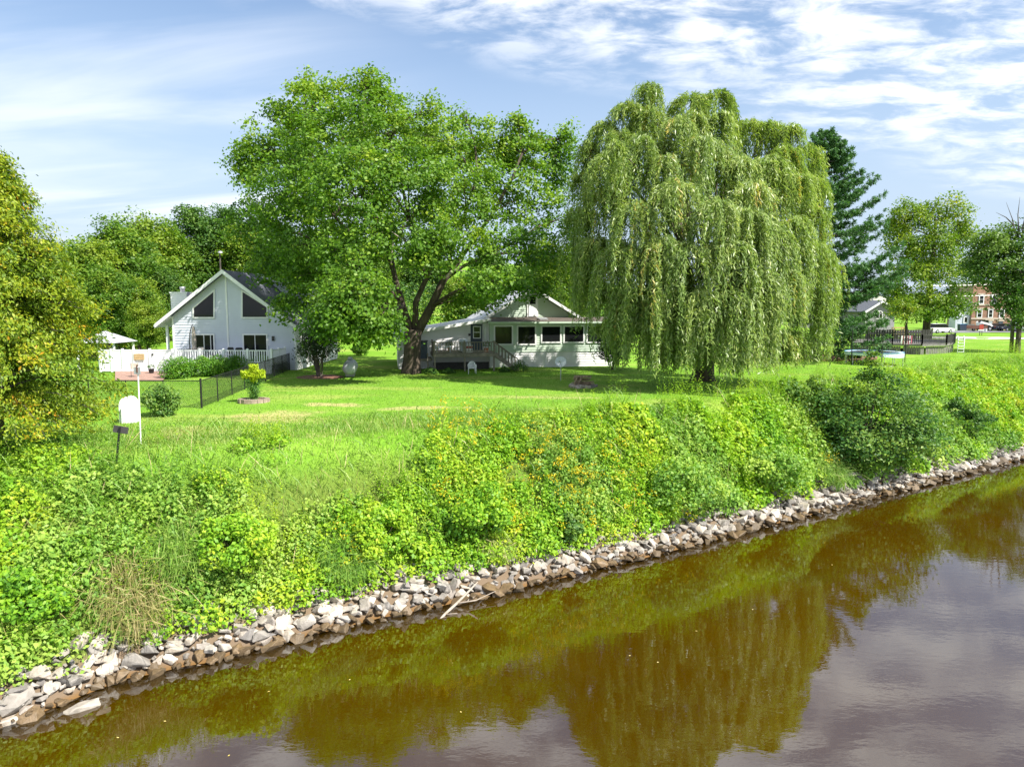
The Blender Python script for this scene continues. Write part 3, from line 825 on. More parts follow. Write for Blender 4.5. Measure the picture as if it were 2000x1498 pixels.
bank_shrub('bank_shrub', 'blue green shrub in front of the willow fronds at right', 'shrub', 1565, 790, -0.1, 1.5, 1.5, 14, 'shrub', 0.16, 0.8)
# the big dark shrub, almost a small tree
g = hit(1690, 912); zz0 = hz(g.x, g.y)
t_ = thing('large_shrub', 'large dark green shrub rising above the weeds right of the willow', 'shrub', (g.x, g.y, zz0))
b = Leaves()
nb = 104
d = sph(nb, -0.9); kk = rng.uniform(0.6, 1.0, (nb, 1))
cen = d * kk * np.array([3.2, 2.7, 2.3]) + np.array([0, 0, 2.7])
cen[:, 2] += 0.5 * np.sin(cen[:, 0] * 1.7) - 0.12 * np.abs(cen[:, 0]) ** 1.2
nx_ = rng.normal(size=(26, 3)) * np.array([0.9, 0.8, 0.55])
cen = np.concatenate([cen, nx_[:13] + np.array([-3.0, 0.3, 1.6]), nx_[13:] + np.array([3.1, 0.6, 1.7])]); nb += 26
cen = np.concatenate([cen, np.array([[0.2, 0, 5.1], [0.1, 0.1, 5.6], [0.5, 0, 4.9], [-0.3, 0.2, 4.8], [0.15, 0.1, 6.0]])])
rr = np.concatenate([rng.uniform(0.55, 0.95, nb), [0.5, 0.38, 0.45, 0.45, 0.25]])
spray(b, cen, nrm(cen - np.array([0, 0, 2.0])), 200, rr * 1.1, 0.17, 0.6, 0.52 + 0.22 * rng.normal(size=len(cen)), flat=0.45, wo=0.4, wu=0.9, wr=0.5, droop=0.25)
b.build('foliage', M['shrub'], t_)
s = MB()
for i in range(0, len(cen), 3):
    c_ = cen[i]; s.tube([(0.12 * math.cos(i), 0.12 * math.sin(i), -0.2), (c_[0] * 0.35, c_[1] * 0.35, c_[2] * 0.55), tuple(c_)], [0.06, 0.04, 0.012], 5)
s.build('stem', M['bark'], t_)

# driftwood branch lying from the stones into the water
P = [gnd(848, 1222, WATER - 0.12), gnd(868, 1200, WATER + 0.03), gnd(892, 1178, WATER + 0.16), gnd(915, 1155, WATER + 0.36), gnd(933, 1136, WATER + 0.62)]
t_ = thing('driftwood_branch', 'bleached forked branch lying from the stones into the river', 'branch', P[1])
q = [p_ - P[1] for p_ in P]
MB().tube(q, [0.025, 0.042, 0.045, 0.036, 0.02], 7).build('trunk', M['driftwood'], t_, True)
MB().tube([q[2], gnd(930, 1172, WATER + 0.14) - P[1], gnd(968, 1154, WATER + 0.25) - P[1]], [0.03, 0.02, 0.01], 5).build('twig', M['driftwood'], t_, True)
MB().tube([q[1] * 0.9, gnd(893, 1197, WATER + 0.05) - P[1]], [0.02, 0.008], 5).build('twig', M['driftwood'], t_, True)
for i, (u, v) in enumerate([(322, 1408), (230, 1440), (447, 1475), (525, 1350), (1230, 1280), (1360, 1232), (1285, 1293), (683, 1327), (1625, 1103), (1210, 1500), (900, 1390), (1470, 1190)]):
    g = gnd(u, v, WATER)
    b = Leaves(); b.add(np.zeros((1, 3)), np.array([[0.05, 0.03, 1.0]]), 0.075, 0.5, rng.random(1), fold=0.05)
    o_ = b.build('floating_leaf', M['float'], None, (g.x, g.y, WATER + 0.006))
    tag(o_, 'small fallen leaf floating on the brown river', 'leaf', 'fallen leaves floating on the river')

# ------------------------------------------------------------------ trees
def curve(p, q, sag=0.0, wig=0.0, n=6, rs=random):
    p, q = Vector(p), Vector(q); L_ = (q - p).length
    pts = []
    off = Vector((rs.uniform(-1, 1), rs.uniform(-1, 1), rs.uniform(-0.5, 0.5))) * wig * L_
    for i in range(n + 1):
        t = i / n
        pts.append(p.lerp(q, t) + Vector((0, 0, sag * L_ * math.sin(math.pi * t))) + off * math.sin(math.pi * t * 1.0) * (1 if i not in (0, n) else 0))
    return pts
def lobed_tree(name, label, cat, base, fork, trunk_r, lobes, density, leaf, mat, bark='bark', group=None, per=44, cr=0.62, tm=0.5, flare=1.5, hole=0.0, limbs=True, droop=0.25, nodes=None):
    """lobes: (x, y, z, rx, ry, rz) in metres from the foot of the trunk"""
    base = Vector(base)
    t = thing(name, label, cat, base, 0.0, group)
    rs = random.Random(len(label) * 17 + int(base.x * 3))
    tr = MB(); fork = Vector(fork)
    pts = [Vector((0, 0, -0.3)), Vector((0, 0, 0.15)), fork * 0.3, fork * 0.7, fork]
    tr.tube(pts, [trunk_r * flare, trunk_r * (1 + (flare - 1) * 0.5), trunk_r * 1.0, trunk_r * 0.95, trunk_r * 1.02], 12)
    tr.build('trunk', M[bark], t, True)
    cen, outs, tint = [], [], []
    lb = MB()
    C0 = Vector((sum(l[0] for l in lobes) / len(lobes), sum(l[1] for l in lobes) / len(lobes), sum(l[2] for l in lobes) / len(lobes)))
    if nodes is None:
        nodes = [fork.lerp(Vector((C0.x, C0.y, max(l[2] for l in lobes))), q_) + Vector((rs.uniform(-0.3, 0.3), rs.uniform(-0.3, 0.3), 0)) * (q_ * 1.5) for q_ in (0, 0.15, 0.3, 0.45, 0.6, 0.75, 0.9)]
        nodes[0] = fork
        lb.tube(nodes, [trunk_r * (0.95 - 0.12 * i) for i in range(7)], 8)
    for (lx, ly, lz, rx, ry, rz) in lobes:
        c = Vector((lx, ly, lz))
        st_ = min(nodes, key=lambda n_: (n_ - c).length + 2.2 * max(0.0, n_.z - c.z + 0.8))
        if limbs:
            path = curve(st_, c, 0.07, 0.07, 7, rs)
            L_ = (c - st_).length
            r0 = max(0.035, min(trunk_r * 0.34, 0.016 * L_ + 0.03))
            lb.tube(path, [r0 * (1 - 0.8 * i / 7) for i in range(8)], 6)
            for k in range(6):
                dd = Vector((rs.gauss(0, 1), rs.gauss(0, 1), rs.gauss(0.3, 0.8))).normalized()
                e = c + Vector((dd.x * rx, dd.y * ry, dd.z * rz)) * 0.85
                s_ = path[rs.choice((4, 5, 6))]
                lb.tube(curve(s_, e, 0.05, 0.08, 4, rs), [r0 * 0.32, r0 * 0.25, r0 * 0.18, r0 * 0.12, r0 * 0.05], 5)
        n = max(5, int(density * (rx * ry + ry * rz + rx * rz) * 1.4 * (1.7 if rx * rz < 4.5 else 1.0)))
        d = sph(n, -0.75)
        k = rng.uniform(0.45, 1.05, (n, 1))
        P = d * k * np.array([rx, ry, rz]) + np.array([lx, ly, lz])
        cen.append(P); oo = nrm(d + 0.5 * nrm(P - np.array(C0))); outs.append(oo)
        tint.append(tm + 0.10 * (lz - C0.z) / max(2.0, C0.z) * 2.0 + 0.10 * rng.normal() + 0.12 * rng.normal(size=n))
    cen = np.concatenate(cen); outs = np.concatenate(outs); tint = np.concatenate(tint)
    if hole:
        nn = np.array([mnoise.noise(Vector(p_) * 0.55) for p_ in cen]); kk = nn > -hole
        cen, outs, tint = cen[kk], outs[kk], tint[kk]
    if limbs: lb.build('limbs', M[bark], t, True)
    b = Leaves()
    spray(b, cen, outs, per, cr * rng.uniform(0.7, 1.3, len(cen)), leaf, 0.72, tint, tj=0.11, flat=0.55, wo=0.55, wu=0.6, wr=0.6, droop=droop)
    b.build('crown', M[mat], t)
    return t

# the big maple between the two houses
Ym = 52.0
mb_ = gnd(803, 728); mb_ = Vector((mb_.x, mb_.y, 0))
lob_px = [(612, 212, 78, 56, 0), (715, 192, 56, 50, 1), (548, 262, 70, 62, -1), (655, 262, 95, 75, -3), (760, 258, 88, 64, 1), (862, 272, 80, 60, 0), (955, 292, 74, 58, 2),
          (1020, 292, 50, 58, 1), (1095, 330, 36, 66, 3), (498, 318, 42, 46, 0), (560, 372, 92, 76, -4), (682, 372, 105, 85, -7), (800, 362, 95, 80, -4), (905, 372, 95, 74, -3), (1010, 392, 92, 76, 0),
          (1095, 430, 46, 66, 2), (500, 440, 50, 62, 1), (580, 478, 92, 62, -3), (690, 484, 84, 55, -7), (790, 472, 76, 50, -6), (900, 462, 76, 56, -5), (1000, 482, 84, 56, -3), (1078, 500, 52, 46, 1),
          (700, 580, 74, 66, -10), (612, 548, 52, 40, -4), (578, 596, 34, 34, -4), (742, 640, 38, 34, -9), (668, 620, 50, 44, -9), (975, 548, 66, 44, -7), (1035, 556, 42, 36, 0), (930, 585, 52, 24, -1), (850, 500, 60, 36, -6), (545, 520, 60, 44, 0), (740, 330, 70, 60, -6), (620, 320, 70, 60, -5), (598, 166, 20, 26, 0), (640, 178, 16, 24, 1), (716, 158, 18, 28, 1), (742, 178, 14, 20, 1), (845, 215, 16, 26, 0), (1012, 238, 14, 30, 1), (1100, 272, 16, 34, 3), (482, 292, 18, 20, 0), (462, 322, 14, 14, 0), (905, 225, 14, 22, 1), (525, 212, 18, 18, -1), (1050, 270, 14, 24, 1), (735, 632, 50, 44, -9), (700, 640, 50, 40, -10), (650, 640, 46, 36, -8), (640, 590, 50, 40, -8)]
lobes = []
for (u, v, ru, rv, dy) in lob_px:
    p_ = at(u, v, Ym + dy); s = (Ym + dy) / FPX
    lobes.append((p_.x - mb_.x, p_.y - mb_.y, p_.z, ru * s, (ru + rv) * 0.5 * s * 1.05, rv * s))
for (u, v, ru, rv, dy) in [(620, 300, 100, 80, 7), (760, 270, 100, 80, 8), (870, 330, 90, 80, 8), (560, 420, 80, 70, 7), (700, 420, 110, 80, 9), (820, 450, 90, 60, 8), (620, 520, 80, 50, 6)]:
    p_ = at(u, v, Ym + dy); s = (Ym + dy) / FPX
    lobes.append((p_.x - mb_.x, p_.y - mb_.y, p_.z, ru * s, (ru + rv) * 0.5 * s, rv * s))
FORK = [([(805, 655), (788, 600), (772, 545), (760, 480)], 0.26), ([(810, 650), (812, 590), (835, 540), (850, 490)], 0.24), ([(812, 655), (842, 600), (866, 548), (900, 505)], 0.36), ([(866, 548), (905, 520), (950, 500), (1010, 470)], 0.14), ([(788, 600), (765, 570), (720, 520), (660, 490)], 0.13), ([(835, 540), (815, 490), (800, 430), (780, 340), (760, 270)], 0.15), ([(866, 548), (880, 500), (905, 430), (930, 350)], 0.16), ([(690, 460), (650, 420), (610, 330), (590, 240)], 0.11), ([(760, 480), (720, 450), (690, 460)], 0.13), ([(772, 545), (740, 440), (715, 330), (708, 220)], 0.14), ([(900, 505), (960, 420), (1000, 350), (1020, 300)], 0.14)]
fk_nodes = [at(u, v, 51.4) - mb_ for pts_, r_ in FORK for u, v in pts_[1:]]
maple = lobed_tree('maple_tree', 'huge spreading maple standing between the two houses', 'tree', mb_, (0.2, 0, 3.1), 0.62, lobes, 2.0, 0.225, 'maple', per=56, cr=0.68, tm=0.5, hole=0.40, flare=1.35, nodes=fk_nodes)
# the low fork that shows under the crown
fk = MB()
for (pts, r0) in FORK:
    P = [at(u, v, 51.2) - mb_ for u, v in pts]
    n = len(P)
    fk.tube(P, [r0 * (1 - 0.45 * i / (n - 1)) for i in range(n)], 8)
fk.build('fork', M['bark'], maple, True)
for pts in [[(865, 545), (890, 528), (912, 530), (925, 540)], [(866, 545), (880, 530), (900, 522)], [(768, 470), (766, 490), (764, 515)], [(755, 445), (775, 460), (786, 468)]]:
    P = [at(u, v, 45.5) - mb_ for u, v in pts]
    MB().tube(P, [0.045, 0.035, 0.025, 0.012][:len(P)], 5).build('dead_twig', M['driftwood'], maple)

# weeping willow
wb = Vector((12.3, 45.5, 0)); wb.z = hz(wb.x, wb.y)
willow = thing('weeping_willow', 'tall weeping willow with fronds trailing to the ground', 'tree', wb)
sh = [(1268, 160, 46, 1.2), (1225, 195, 45, 1.3), (1180, 235, 45.5, 1.3), (1150, 275, 45.5, 0.9), (1350, 178, 46, 1.4), (1400, 172, 47, 1.3), (1325, 225, 43, 1.3), (1460, 230, 48, 1.4), (1505, 232, 47, 1.3), (1545, 240, 46, 1.2), (1575, 280, 46, 1.1), (1585, 340, 45, 1.1), (1590, 400, 44.5, 1.0), (1145, 330, 45, 1.1), (1140, 400, 44.5, 1.1), (1160, 470, 44, 1.0), (1590, 560, 42.5, 1.1), (1270, 205, 44.5, 1.2), (1350, 215, 44.5, 1.2), (1410, 215, 45, 1.2), (1530, 280, 45, 1.2), (1210, 250, 44, 1.2),
      (1195, 290, 42, 1.5), (1250, 260, 42, 1.4), (1300, 300, 41, 1.4), (1390, 270, 42.5, 1.5), (1440, 300, 42, 1.4), (1500, 300, 42.5, 1.5), (1555, 330, 43, 1.3), (1320, 345, 39.5, 1.5), (1400, 385, 38.6, 1.6), (1455, 400, 39, 1.5), (1470, 350, 40, 1.5), (1180, 360, 42.5, 1.4), (1240, 390, 40, 1.4),
      (1165, 460, 42.5, 1.3), (1215, 470, 40, 1.4), (1290, 455, 39, 1.4), (1345, 470, 38.4, 1.4), (1420, 460, 38.2, 1.5), (1500, 430, 39.5, 1.4), (1550, 420, 41, 1.3), (1590, 470, 42, 1.2), (1612, 500, 43, 0.9), (1370, 560, 38, 1.2), (1300, 560, 38.6, 1.2), (1480, 520, 38.6, 1.4), (1540, 520, 40, 1.3), (1230, 560, 40, 1.2), (1185, 560, 42, 1.0), (1445, 560, 38, 1.2)]
wl_leaf = Leaves(); lim = MB(); rs = random.Random(5)
for i in range(9):   # back of the crown
    a = i / 8 * math.pi
    sh.append((1370 + 165 * math.cos(a), 225 + 130 * rs.random(), 47 + 3.0 * math.sin(a), 1.2))
for u_ in range(1190, 1575, 30):
    sh.append((u_, rs.uniform(560, 655), 39.2 + abs(u_ - 1390) * 0.012 + rs.uniform(0, 1.2), 1.0))
for k_ in range(9):
    a_ = rs.uniform(0, 6.283); sh.append((1370 + 205 * math.cos(a_) * rs.uniform(0.4, 1), rs.uniform(260, 520), 44 - 4.5 * rs.random(), rs.uniform(0.6, 1.0)))
strands = []
for (u, v, Y, r) in sh:
    c = at(u, v + 12, Y); c = c - wb
    fk_ = Vector((0.25 * c.x, 0.25 * c.y, min(3.2 + 0.35 * c.z, c.z * 0.8)))
    path = curve(fk_, c, 0.10, 0.05, 7, rs)
    L_ = (c - fk_).length
    lim.tube(path, [max(0.02, 0.011 * L_ * (1 - 0.75 * k / 7)) for k in range(8)], 6)
    nbun = int(11 * r * r) + 12
    out0 = Vector((c.x, c.y, 0)); out0 = out0.normalized() if out0.length > 0.5 else Vector((0, -1, 0))
    lowlim = rs.uniform(3.2, 7.0) if v < 380 else rs.uniform(6.0, 10.0)
    hem = rs.choice((0.0, 0.1, 0.4, 1.0, 1.9, 2.8))
    if 1290 < u < 1520 and v > 430: hem = rs.choice((-0.1, 0.0, 0.3))
    for k in range(nbun):      # fronds hang in bundles with dark gaps between them
        a = rs.uniform(0, 6.283); q = math.sqrt(rs.random()) * r * 1.1
        bl = (0.25 + 0.75 * rs.random() ** 1.3) * lowlim; bt = rs.random()
        for k2 in range(rs.randint(3, 6)):
            sx, sy = math.cos(a) * q + rs.gauss(0, 0.13), math.sin(a) * q + rs.gauss(0, 0.13)
            top = c + Vector((sx * 0.55, sy * 0.55, rs.uniform(-0.1, 0.3) - 0.20 * q * q))
            Ls = bl * rs.uniform(0.65, 1.08)
            Ls = min(Ls, top.z - hem - rs.uniform(0.05, 0.9) - (1.9 * bt if u < 1240 or u > 1570 else 0.5 * bt))
            if Ls < 0.5: continue
            strands.append((top, Vector((sx, sy, 0)) * 0.62 + out0 * 0.12, Ls, 0.6 * bt + 0.4 * rs.random(), out0))
pts_all = []
for (top, outv, Ls, tv, on_) in strands:
    n = max(3, int(Ls / 0.23))
    s = np.linspace(0, 1, n) * Ls
    e = 1 - np.exp(-s / 1.1)
    hx = outv.x * 0.9 * e; hy = outv.y * 0.9 * e
    drop = s - 0.75 * (1 - np.exp(-s / 0.8))
    ph = rng.uniform(0, 6.28)
    sway = 0.09 * np.sin(s * 0.9 + ph) * np.minimum(s, 2) * 0.5
    P = np.stack([top.x + hx + sway, top.y + hy + sway * 0.5, top.z - drop], 1)
    D = np.gradient(P, axis=0); D = nrm(D)
    for rep in range(2):
        j = rng.normal(size=P.shape) * 0.055
        DD = D + rng.normal(size=P.shape) * 0.38
        N_ = rng.normal(size=P.shape) * 0.6 + np.array([on_.x * 0.6 + 0.25, on_.y * 0.6 - 0.2, 0.55])
        tt = 0.45 + 0.30 * (tv - 0.5) + 0.10 * rng.normal(size=n) + 0.22 * math.exp(-Ls / 5) + (0.32 if tv > 0.93 else 0)
        wl_leaf.add(P + j, N_, rng.uniform(0.28, 0.43, n), 0.165, tt, DD, fold=0.1)
    pts_all.append(P)
wl_leaf.build('fronds', M['willow'], willow)
tw = MB()
tw.tube([(0, 0, -0.3), (0, 0, 0.3), (0.05, 0, 1.6), (0, 0, 3.4)], [1.0, 0.72, 0.6, 0.62], 12)
tw.tube([(0.2, 0, 2.6), (1.6, 0.2, 6.0), (2.6, 0.2, 10)], [0.42, 0.34, 0.2], 9)
tw.tube([(-0.2, 0, 2.6), (-1.3, -0.3, 6.5), (-2.2, -0.2, 12)], [0.45, 0.36, 0.2], 9)
tw.build('trunk', M['bark'], willow, True)
lim.build('limbs', M['bark'], willow, True)
print('leaves maple/willow', wl_leaf.count())

# dark round bush standing behind the left fronds of the willow
def round_bush(name, label, cat, loc, R_, H_, nb, mat, ls, tm, npl=150, sub=0.34, group=None, zmin=-1.0, asp=0.65):
    t_ = thing(name, label, cat, loc, 0.0, group)
    b = Leaves()
    d = sph(nb, -0.95); k = rng.uniform(0.6, 0.95, (nb, 1))
    cen = d * k * np.array([R_, R_, H_ * 0.46]) * 0.82 + np.array([0, 0, H_ * 0.46])
    dome(b, cen, rng.uniform(0.8, 1.15, nb) * R_ * sub, rng.uniform(0.8, 1.1, nb) * R_ * sub, npl, ls, asp, tm + 0.12 * rng.normal(size=nb), zmin=zmin)
    b.build('foliage', M[mat], t_)
    s = MB()
    for i in range(6):
        c_ = cen[i % nb]
        s.tube([(0.08 * math.cos(i * 1.05), 0.08 * math.sin(i * 1.05), -0.1), (c_[0] * 0.5, c_[1] * 0.5, c_[2] * 0.6), tuple(c_)], [0.03, 0.022, 0.008], 5)
    s.build('stem', M['bark'], t_)
    return t_
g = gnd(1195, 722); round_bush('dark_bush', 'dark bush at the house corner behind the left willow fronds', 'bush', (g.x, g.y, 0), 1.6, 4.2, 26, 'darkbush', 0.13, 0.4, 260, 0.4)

# golden tipped cedar at the left edge
cb = gnd(4, 882); cb = Vector((cb.x - 0.1, cb.y, 0.0))
cedar = thing('cedar_tree', 'green and orange tinged cedar at the left edge', 'tree', cb)
MB().tube([(0, 0, -0.2), (0.05, 0, 0.8), (0.1, 0, 4), (0.1, 0, 9.3)], [0.24, 0.17, 0.12, 0.02], 9).build('trunk', M['bark'], cedar, True)
b = Leaves(); br = MB(); rs = random.Random(9)
Hc = 9.5
for i in range(370):
    f = rs.random() ** 0.85
    z = 1.05 + f * (Hc - 1.1)
    a = rs.uniform(0, 6.283)
    prof = 3.95 * (1 - f) ** 0.78 * (0.62 + 0.38 * min(1, f / 0.12)) + 0.25
    Lb = prof * rs.uniform(0.72, 1.1)
    d = Vector((math.cos(a), math.sin(a), 0))
    lift = 0.35 - 0.70 * (1 - f)
    tip = d * Lb + Vector((0, 0, Lb * lift * 0.55))
    path = [Vector((0.08, 0, z)) + d * Lb * t + Vector((0, 0, Lb * (0.12 * math.sin(t * 3.1) + lift * 0.55 * t * t))) for t in (0, 0.3, 0.6, 0.85, 1.0)]
    br.tube(path, [0.03 * (Lb / 3 + 0.4), 0.024, 0.016, 0.01, 0.004], 4)
    nq = int(7 + Lb * 7)
    tb = 0.42 + 0.13 * rs.gauss(0, 1)
    for k in range(nq):
        t = 0.22 + 0.80 * (k + rs.random()) / nq
        i0 = min(3, int(t * 4)); P = path[0].lerp(path[-1], t); P.z = (path[0].z + Lb * (0.12 * math.sin(t * 3.1) + lift * 0.55 * t * t))
        P += Vector((rs.gauss(0, 0.16), rs.gauss(0, 0.16), rs.gauss(0, 0.10)))
        n = 20
        C = np.array(P) + rng.normal(size=(n, 3)) * np.array([0.15, 0.15, 0.11])
        Dd = np.array(d) * 0.6 + rng.normal(size=(n, 3)) * 0.55 + np.array([0, 0, -0.55])
        Nn = np.array(d) * 0.5 + rng.normal(size=(n, 3)) * 0.6 + np.array([0, 0, 0.5])
        tt = tb - 0.08 + 0.12 * rng.normal(size=n) + 0.18 * t * t + (0.22 if rs.random() < 0.14 else 0)
        b.add(C, Nn, rng.uniform(0.085, 0.175, n), 0.42, tt, Dd)
for k_ in range(len(b.V)):     # nothing of the far outer side is ever near the view
    q_ = b.V[k_].reshape(-1, 4, 3); ok_ = (q_[:, 0, 0] + cb.x) / np.maximum(q_[:, 0, 1] + cb.y, 1) > -0.86
    b.V[k_] = q_[ok_].reshape(-1, 3); b.T[k_] = b.T[k_].reshape(-1, 4)[ok_].ravel()
b.build('crown', M['cedar'], cedar); br.build('limbs', M['bark_grey'], cedar)

# white pine behind the willow
def pine(name, label, base, H, Rm, seed, z0=0.8):
    t = thing(name, label, 'tree', base); rs = random.Random(seed)
    MB().tube([(0, 0, -0.3), (0, 0, H * 0.5), (0, 0, H * 0.98)], [0.34, 0.22, 0.03], 9).build('trunk', M['bark_grey'], t, True)
    b = Leaves(); br = MB()
    z = z0
    while z < H:
        f = z / H
        for k in range(rs.randint(5, 7)):
            a = rs.uniform(0, 6.283) if k > 1 else rs.uniform(-0.9, 0.6); L_ = Rm * (1 - f) ** 0.7 * rs.uniform(0.6, 1.12) * (0.72 if f < 0.3 else 1.0) + 0.3
            d = Vector((math.cos(a), math.sin(a), 0)); side = Vector((-d.y, d.x, 0))
            rise = rs.uniform(0.05, 0.32) * L_ * (0.4 + f)
            P = lambda q: Vector((0, 0, z)) + d * L_ * q + Vector((0, 0, rise * q * q - 0.10 * L_ * math.sin(q * 3.1)))
            br.tube([P(q) for q in (0, 0.35, 0.7, 1)], [0.05, 0.035, 0.02, 0.006], 5)
            for j in range(int(6 + L_ * 6)):
                q = 0.25 + 0.78 * rs.random()
                c = P(q) + side * rs.gauss(0, 0.28 * L_ * 0.5 * (1.15 - q * 0.6)) + Vector((0, 0, rs.gauss(0.08, 0.10)))
                n = 20
                Dd = np.array(d) * 0.5 + rng.normal(size=(n, 3)) * 0.7 + np.array([0, 0, 0.45])
                Dd = nrm(Dd)
                C = np.array(c) + Dd * rng.uniform(0.05, 0.26, (n, 1))
                b.add(C, rng.normal(size=(n, 3)) + np.array([0, 0, 0.8]), rng.uniform(0.24, 0.38, n), 0.22, 0.5 + 0.18 * rng.normal(size=n), Dd)
        z += rs.uniform(0.55, 1.05) * (1.0 if f < 0.7 else 0.7)
    b.build('crown', M['pine'], t); br.build('limbs', M['bark_grey'], t)
    return t
g = gnd(1606, 704); pine('pine_tree', 'tall dark pine with tiered branches behind the willow', (g.x - 0.6, g.y, hz(g.x, g.y)), 19.5, 8.6, 21)

# broadleaf prototypes for the woods behind
def rand_lobes(rs, H, Rr, z0, n):
    L_ = []
    for i in range(n):
        f = (i + rs.random()) / n
        z = z0 + (H - z0) * (0.12 + 0.80 * f)
        w = Rr * math.sin(math.pi * (0.22 + 0.70 * f)) ** 0.8
        a = i * 2.4 + rs.uniform(-0.5, 0.5); q = w * rs.uniform(0.35, 0.72)
        r = Rr * rs.uniform(0.30, 0.46)
        L_.append((math.cos(a) * q, math.sin(a) * q, z, r, r, r * rs.uniform(0.75, 1.0)))
    return L_
def proto(name, H, Rr, mat, seed, label, group, tm=0.5, n=18, leaf=0.30, dens=1.35):
    rs = random.Random(seed)
    return lobed_tree(name, label, 'tree', (0, 0, 0), (0.1, 0, H * 0.28), H * 0.018 + 0.06, rand_lobes(rs, H, Rr, H * 0.22, n), dens, leaf, mat, per=34, cr=0.8, tm=tm, group=group, hole=0.45)
GW = 'broadleaf trees in the wooded slope behind the grey house'
LW = 'broadleaf tree in the wooded slope behind the grey house'
pA = proto('broadleaf_tree', 14, 4.6, 'wood_far', 1, LW, GW, 0.45)
pB = proto('broadleaf_tree', 13, 5.2, 'wood_far', 2, LW, GW, 0.62)
pC = proto('broadleaf_tree', 15, 4.8, 'wood_dark', 3, LW, GW, 0.5)
used = set()
def put(pr, u, Y, top_v=None, H=14.0, scale=None, label=None, group=None, rz=None, zoff=0.0):
    first = pr.name not in used
    used.add(pr.name)
    o = pr if first else copy_tree(pr)
    if not first: used.add(o.name)
    x = (u - 1000) / FPX * Y * 1.003; z = hz(x, Y)
    if top_v is not None: scale = (at(u, top_v, Y).z - z) / H
    o.location = (x, Y, z + zoff); o.scale = (scale,) * 3 if not isinstance(scale, tuple) else scale
    o.rotation_euler = (0, 0, rz if rz is not None else random.uniform(0, 6.28))
    if label: o['label'] = label
    if group is not None:
        if group: o['group'] = group
        elif 'group' in o: del o['group']
    return o
WL = {(182, 68): 'leafy tree on the slope directly right of the cedar', (240, 74): 'rounded treetop on the skyline between the cedar and the grey house', (300, 84): 'treetop on the skyline left of the two dark treetops', (395, 92): 'left one of two dark treetops above the grey house', (450, 96): 'right one of two dark treetops, touching the maple crown', (215, 63): 'low bright tree above the white privacy fence'}
for (pr, H, u, Y, tv) in [(pB, 13, 182, 68, 470), (pA, 14, 240, 74, 432), (pB, 13, 300, 84, 424), (pC, 15, 395, 92, 398), (pC, 15, 450, 96, 402), (pA, 14, 345, 88, 452), (pA, 14, 215, 63, 520), (pB, 13, 275, 66, 545), (pA, 14, 130, 70, 478), (pB, 13, 60, 72, 500),
                          (pC, 15, 330, 78, 520), (pB, 13, 500, 92, 440), (pC, 15, 560, 90, 440), (pA, 14, 620, 92, 450), (pC, 15, 690, 95, 440), (pA, 14, 750, 90, 480), (pC, 15, 830, 92, 470), (pB, 13, 640, 82, 560), (pA, 14, 20, 66, 520), (pA, 14, 420, 82, 560), (pB, 13, 290, 62, 590)]:
    lab, grp = WL.get((u, Y)), ''
    if not lab:
        if u < 140: lab, grp = 'broadleaf tree mostly hidden behind the cedar at the left edge', 'trees hidden behind the cedar'
        elif u < 480: lab, grp = 'broadleaf tree on the slope right behind the grey house roof', 'trees right behind the grey house roof'
        else: lab, grp = 'broadleaf tree hidden behind the maple crown', 'trees hidden behind the maple crown'
    put(pr, u, Y, tv, H, label=lab, group=grp)
GM = 'trees behind the white house seen between maple and willow'
LM = 'broadleaf tree behind the white house between maple and willow'
for (pr, H, u, Y, tv) in [(pB, 13, 1090, 84, 500), (pA, 14, 1135, 96, 470), (pB, 13, 1045, 92, 500), (pC, 15, 960, 88, 480), (pB, 13, 900, 84, 540), (pB, 13, 1120, 78, 590)]:
    put(pr, u, Y, tv, H, label=LM, group=GM)
GR = 'distant trees along the right hand horizon'
LR = 'distant tree low on the horizon behind the right hand buildings'
for (pr, H, u, Y, tv) in [(pC, 15, 1640, 190, 565), (pA, 14, 1690, 200, 560), (pC, 15, 1735, 210, 552), (pC, 15, 1880, 190, 556), (pA, 14, 1920, 200, 550), (pC, 15, 1980, 180, 545), (pA, 14, 1560, 190, 570), (pC, 15, 1480, 170, 570), (pA, 14, 1400, 160, 560), (pC, 15, 1310, 150, 560), (pA, 14, 1840, 220, 575), (pB, 13, 1225, 130, 545), (pC, 15, 1785, 205, 570)]:
    put(pr, u, Y, tv, H, label=LR, group=GR)
# tall poplar-like tree by the pool deck, with its lower yellowish neighbour
Yp = 96.0
def px_lobes(lst, Y, base):
    o_ = []
    for (u, v, ru, rv, dy) in lst:
        p_ = at(u, v, Y + dy); s = (Y + dy) / FPX
        o_.append((p_.x - base.x, p_.y - base.y, p_.z - base.z, ru * s, (ru + rv) * 0.5 * s, rv * s))
    return o_
x = (1805 - 1000) / FPX * Yp * 1.003; bs = Vector((x, Yp, hz(x, Yp)))
lobed_tree('poplar_tree', 'tall two headed tree behind the pool deck', 'tree', bs, (0, 0, 3.5), 0.5, px_lobes([(1775, 415, 34, 34, 0), (1755, 440, 20, 34, 1), (1860, 412, 36, 34, 0), (1815, 425, 26, 30, 1), (1765, 480, 36, 40, -1), (1830, 470, 44, 40, -2), (1880, 460, 24, 34, 0), (1780, 540, 48, 38, -2), (1850, 530, 46, 40, -2), (1895, 520, 18, 26, 1), (1800, 590, 44, 28, -3), (1860, 590, 40, 36, -3), (1835, 605, 44, 26, -4), (1760, 590, 30, 26, 0), (1820, 500, 50, 40, 3)], Yp, bs), 2.0, 0.30, 'yellow_tree', per=40, cr=0.85, tm=0.5, hole=0.4)
Yp = 84.0
x = (1768 - 1000) / FPX * Yp * 1.003; bs = Vector((x, Yp, hz(x, Yp)))
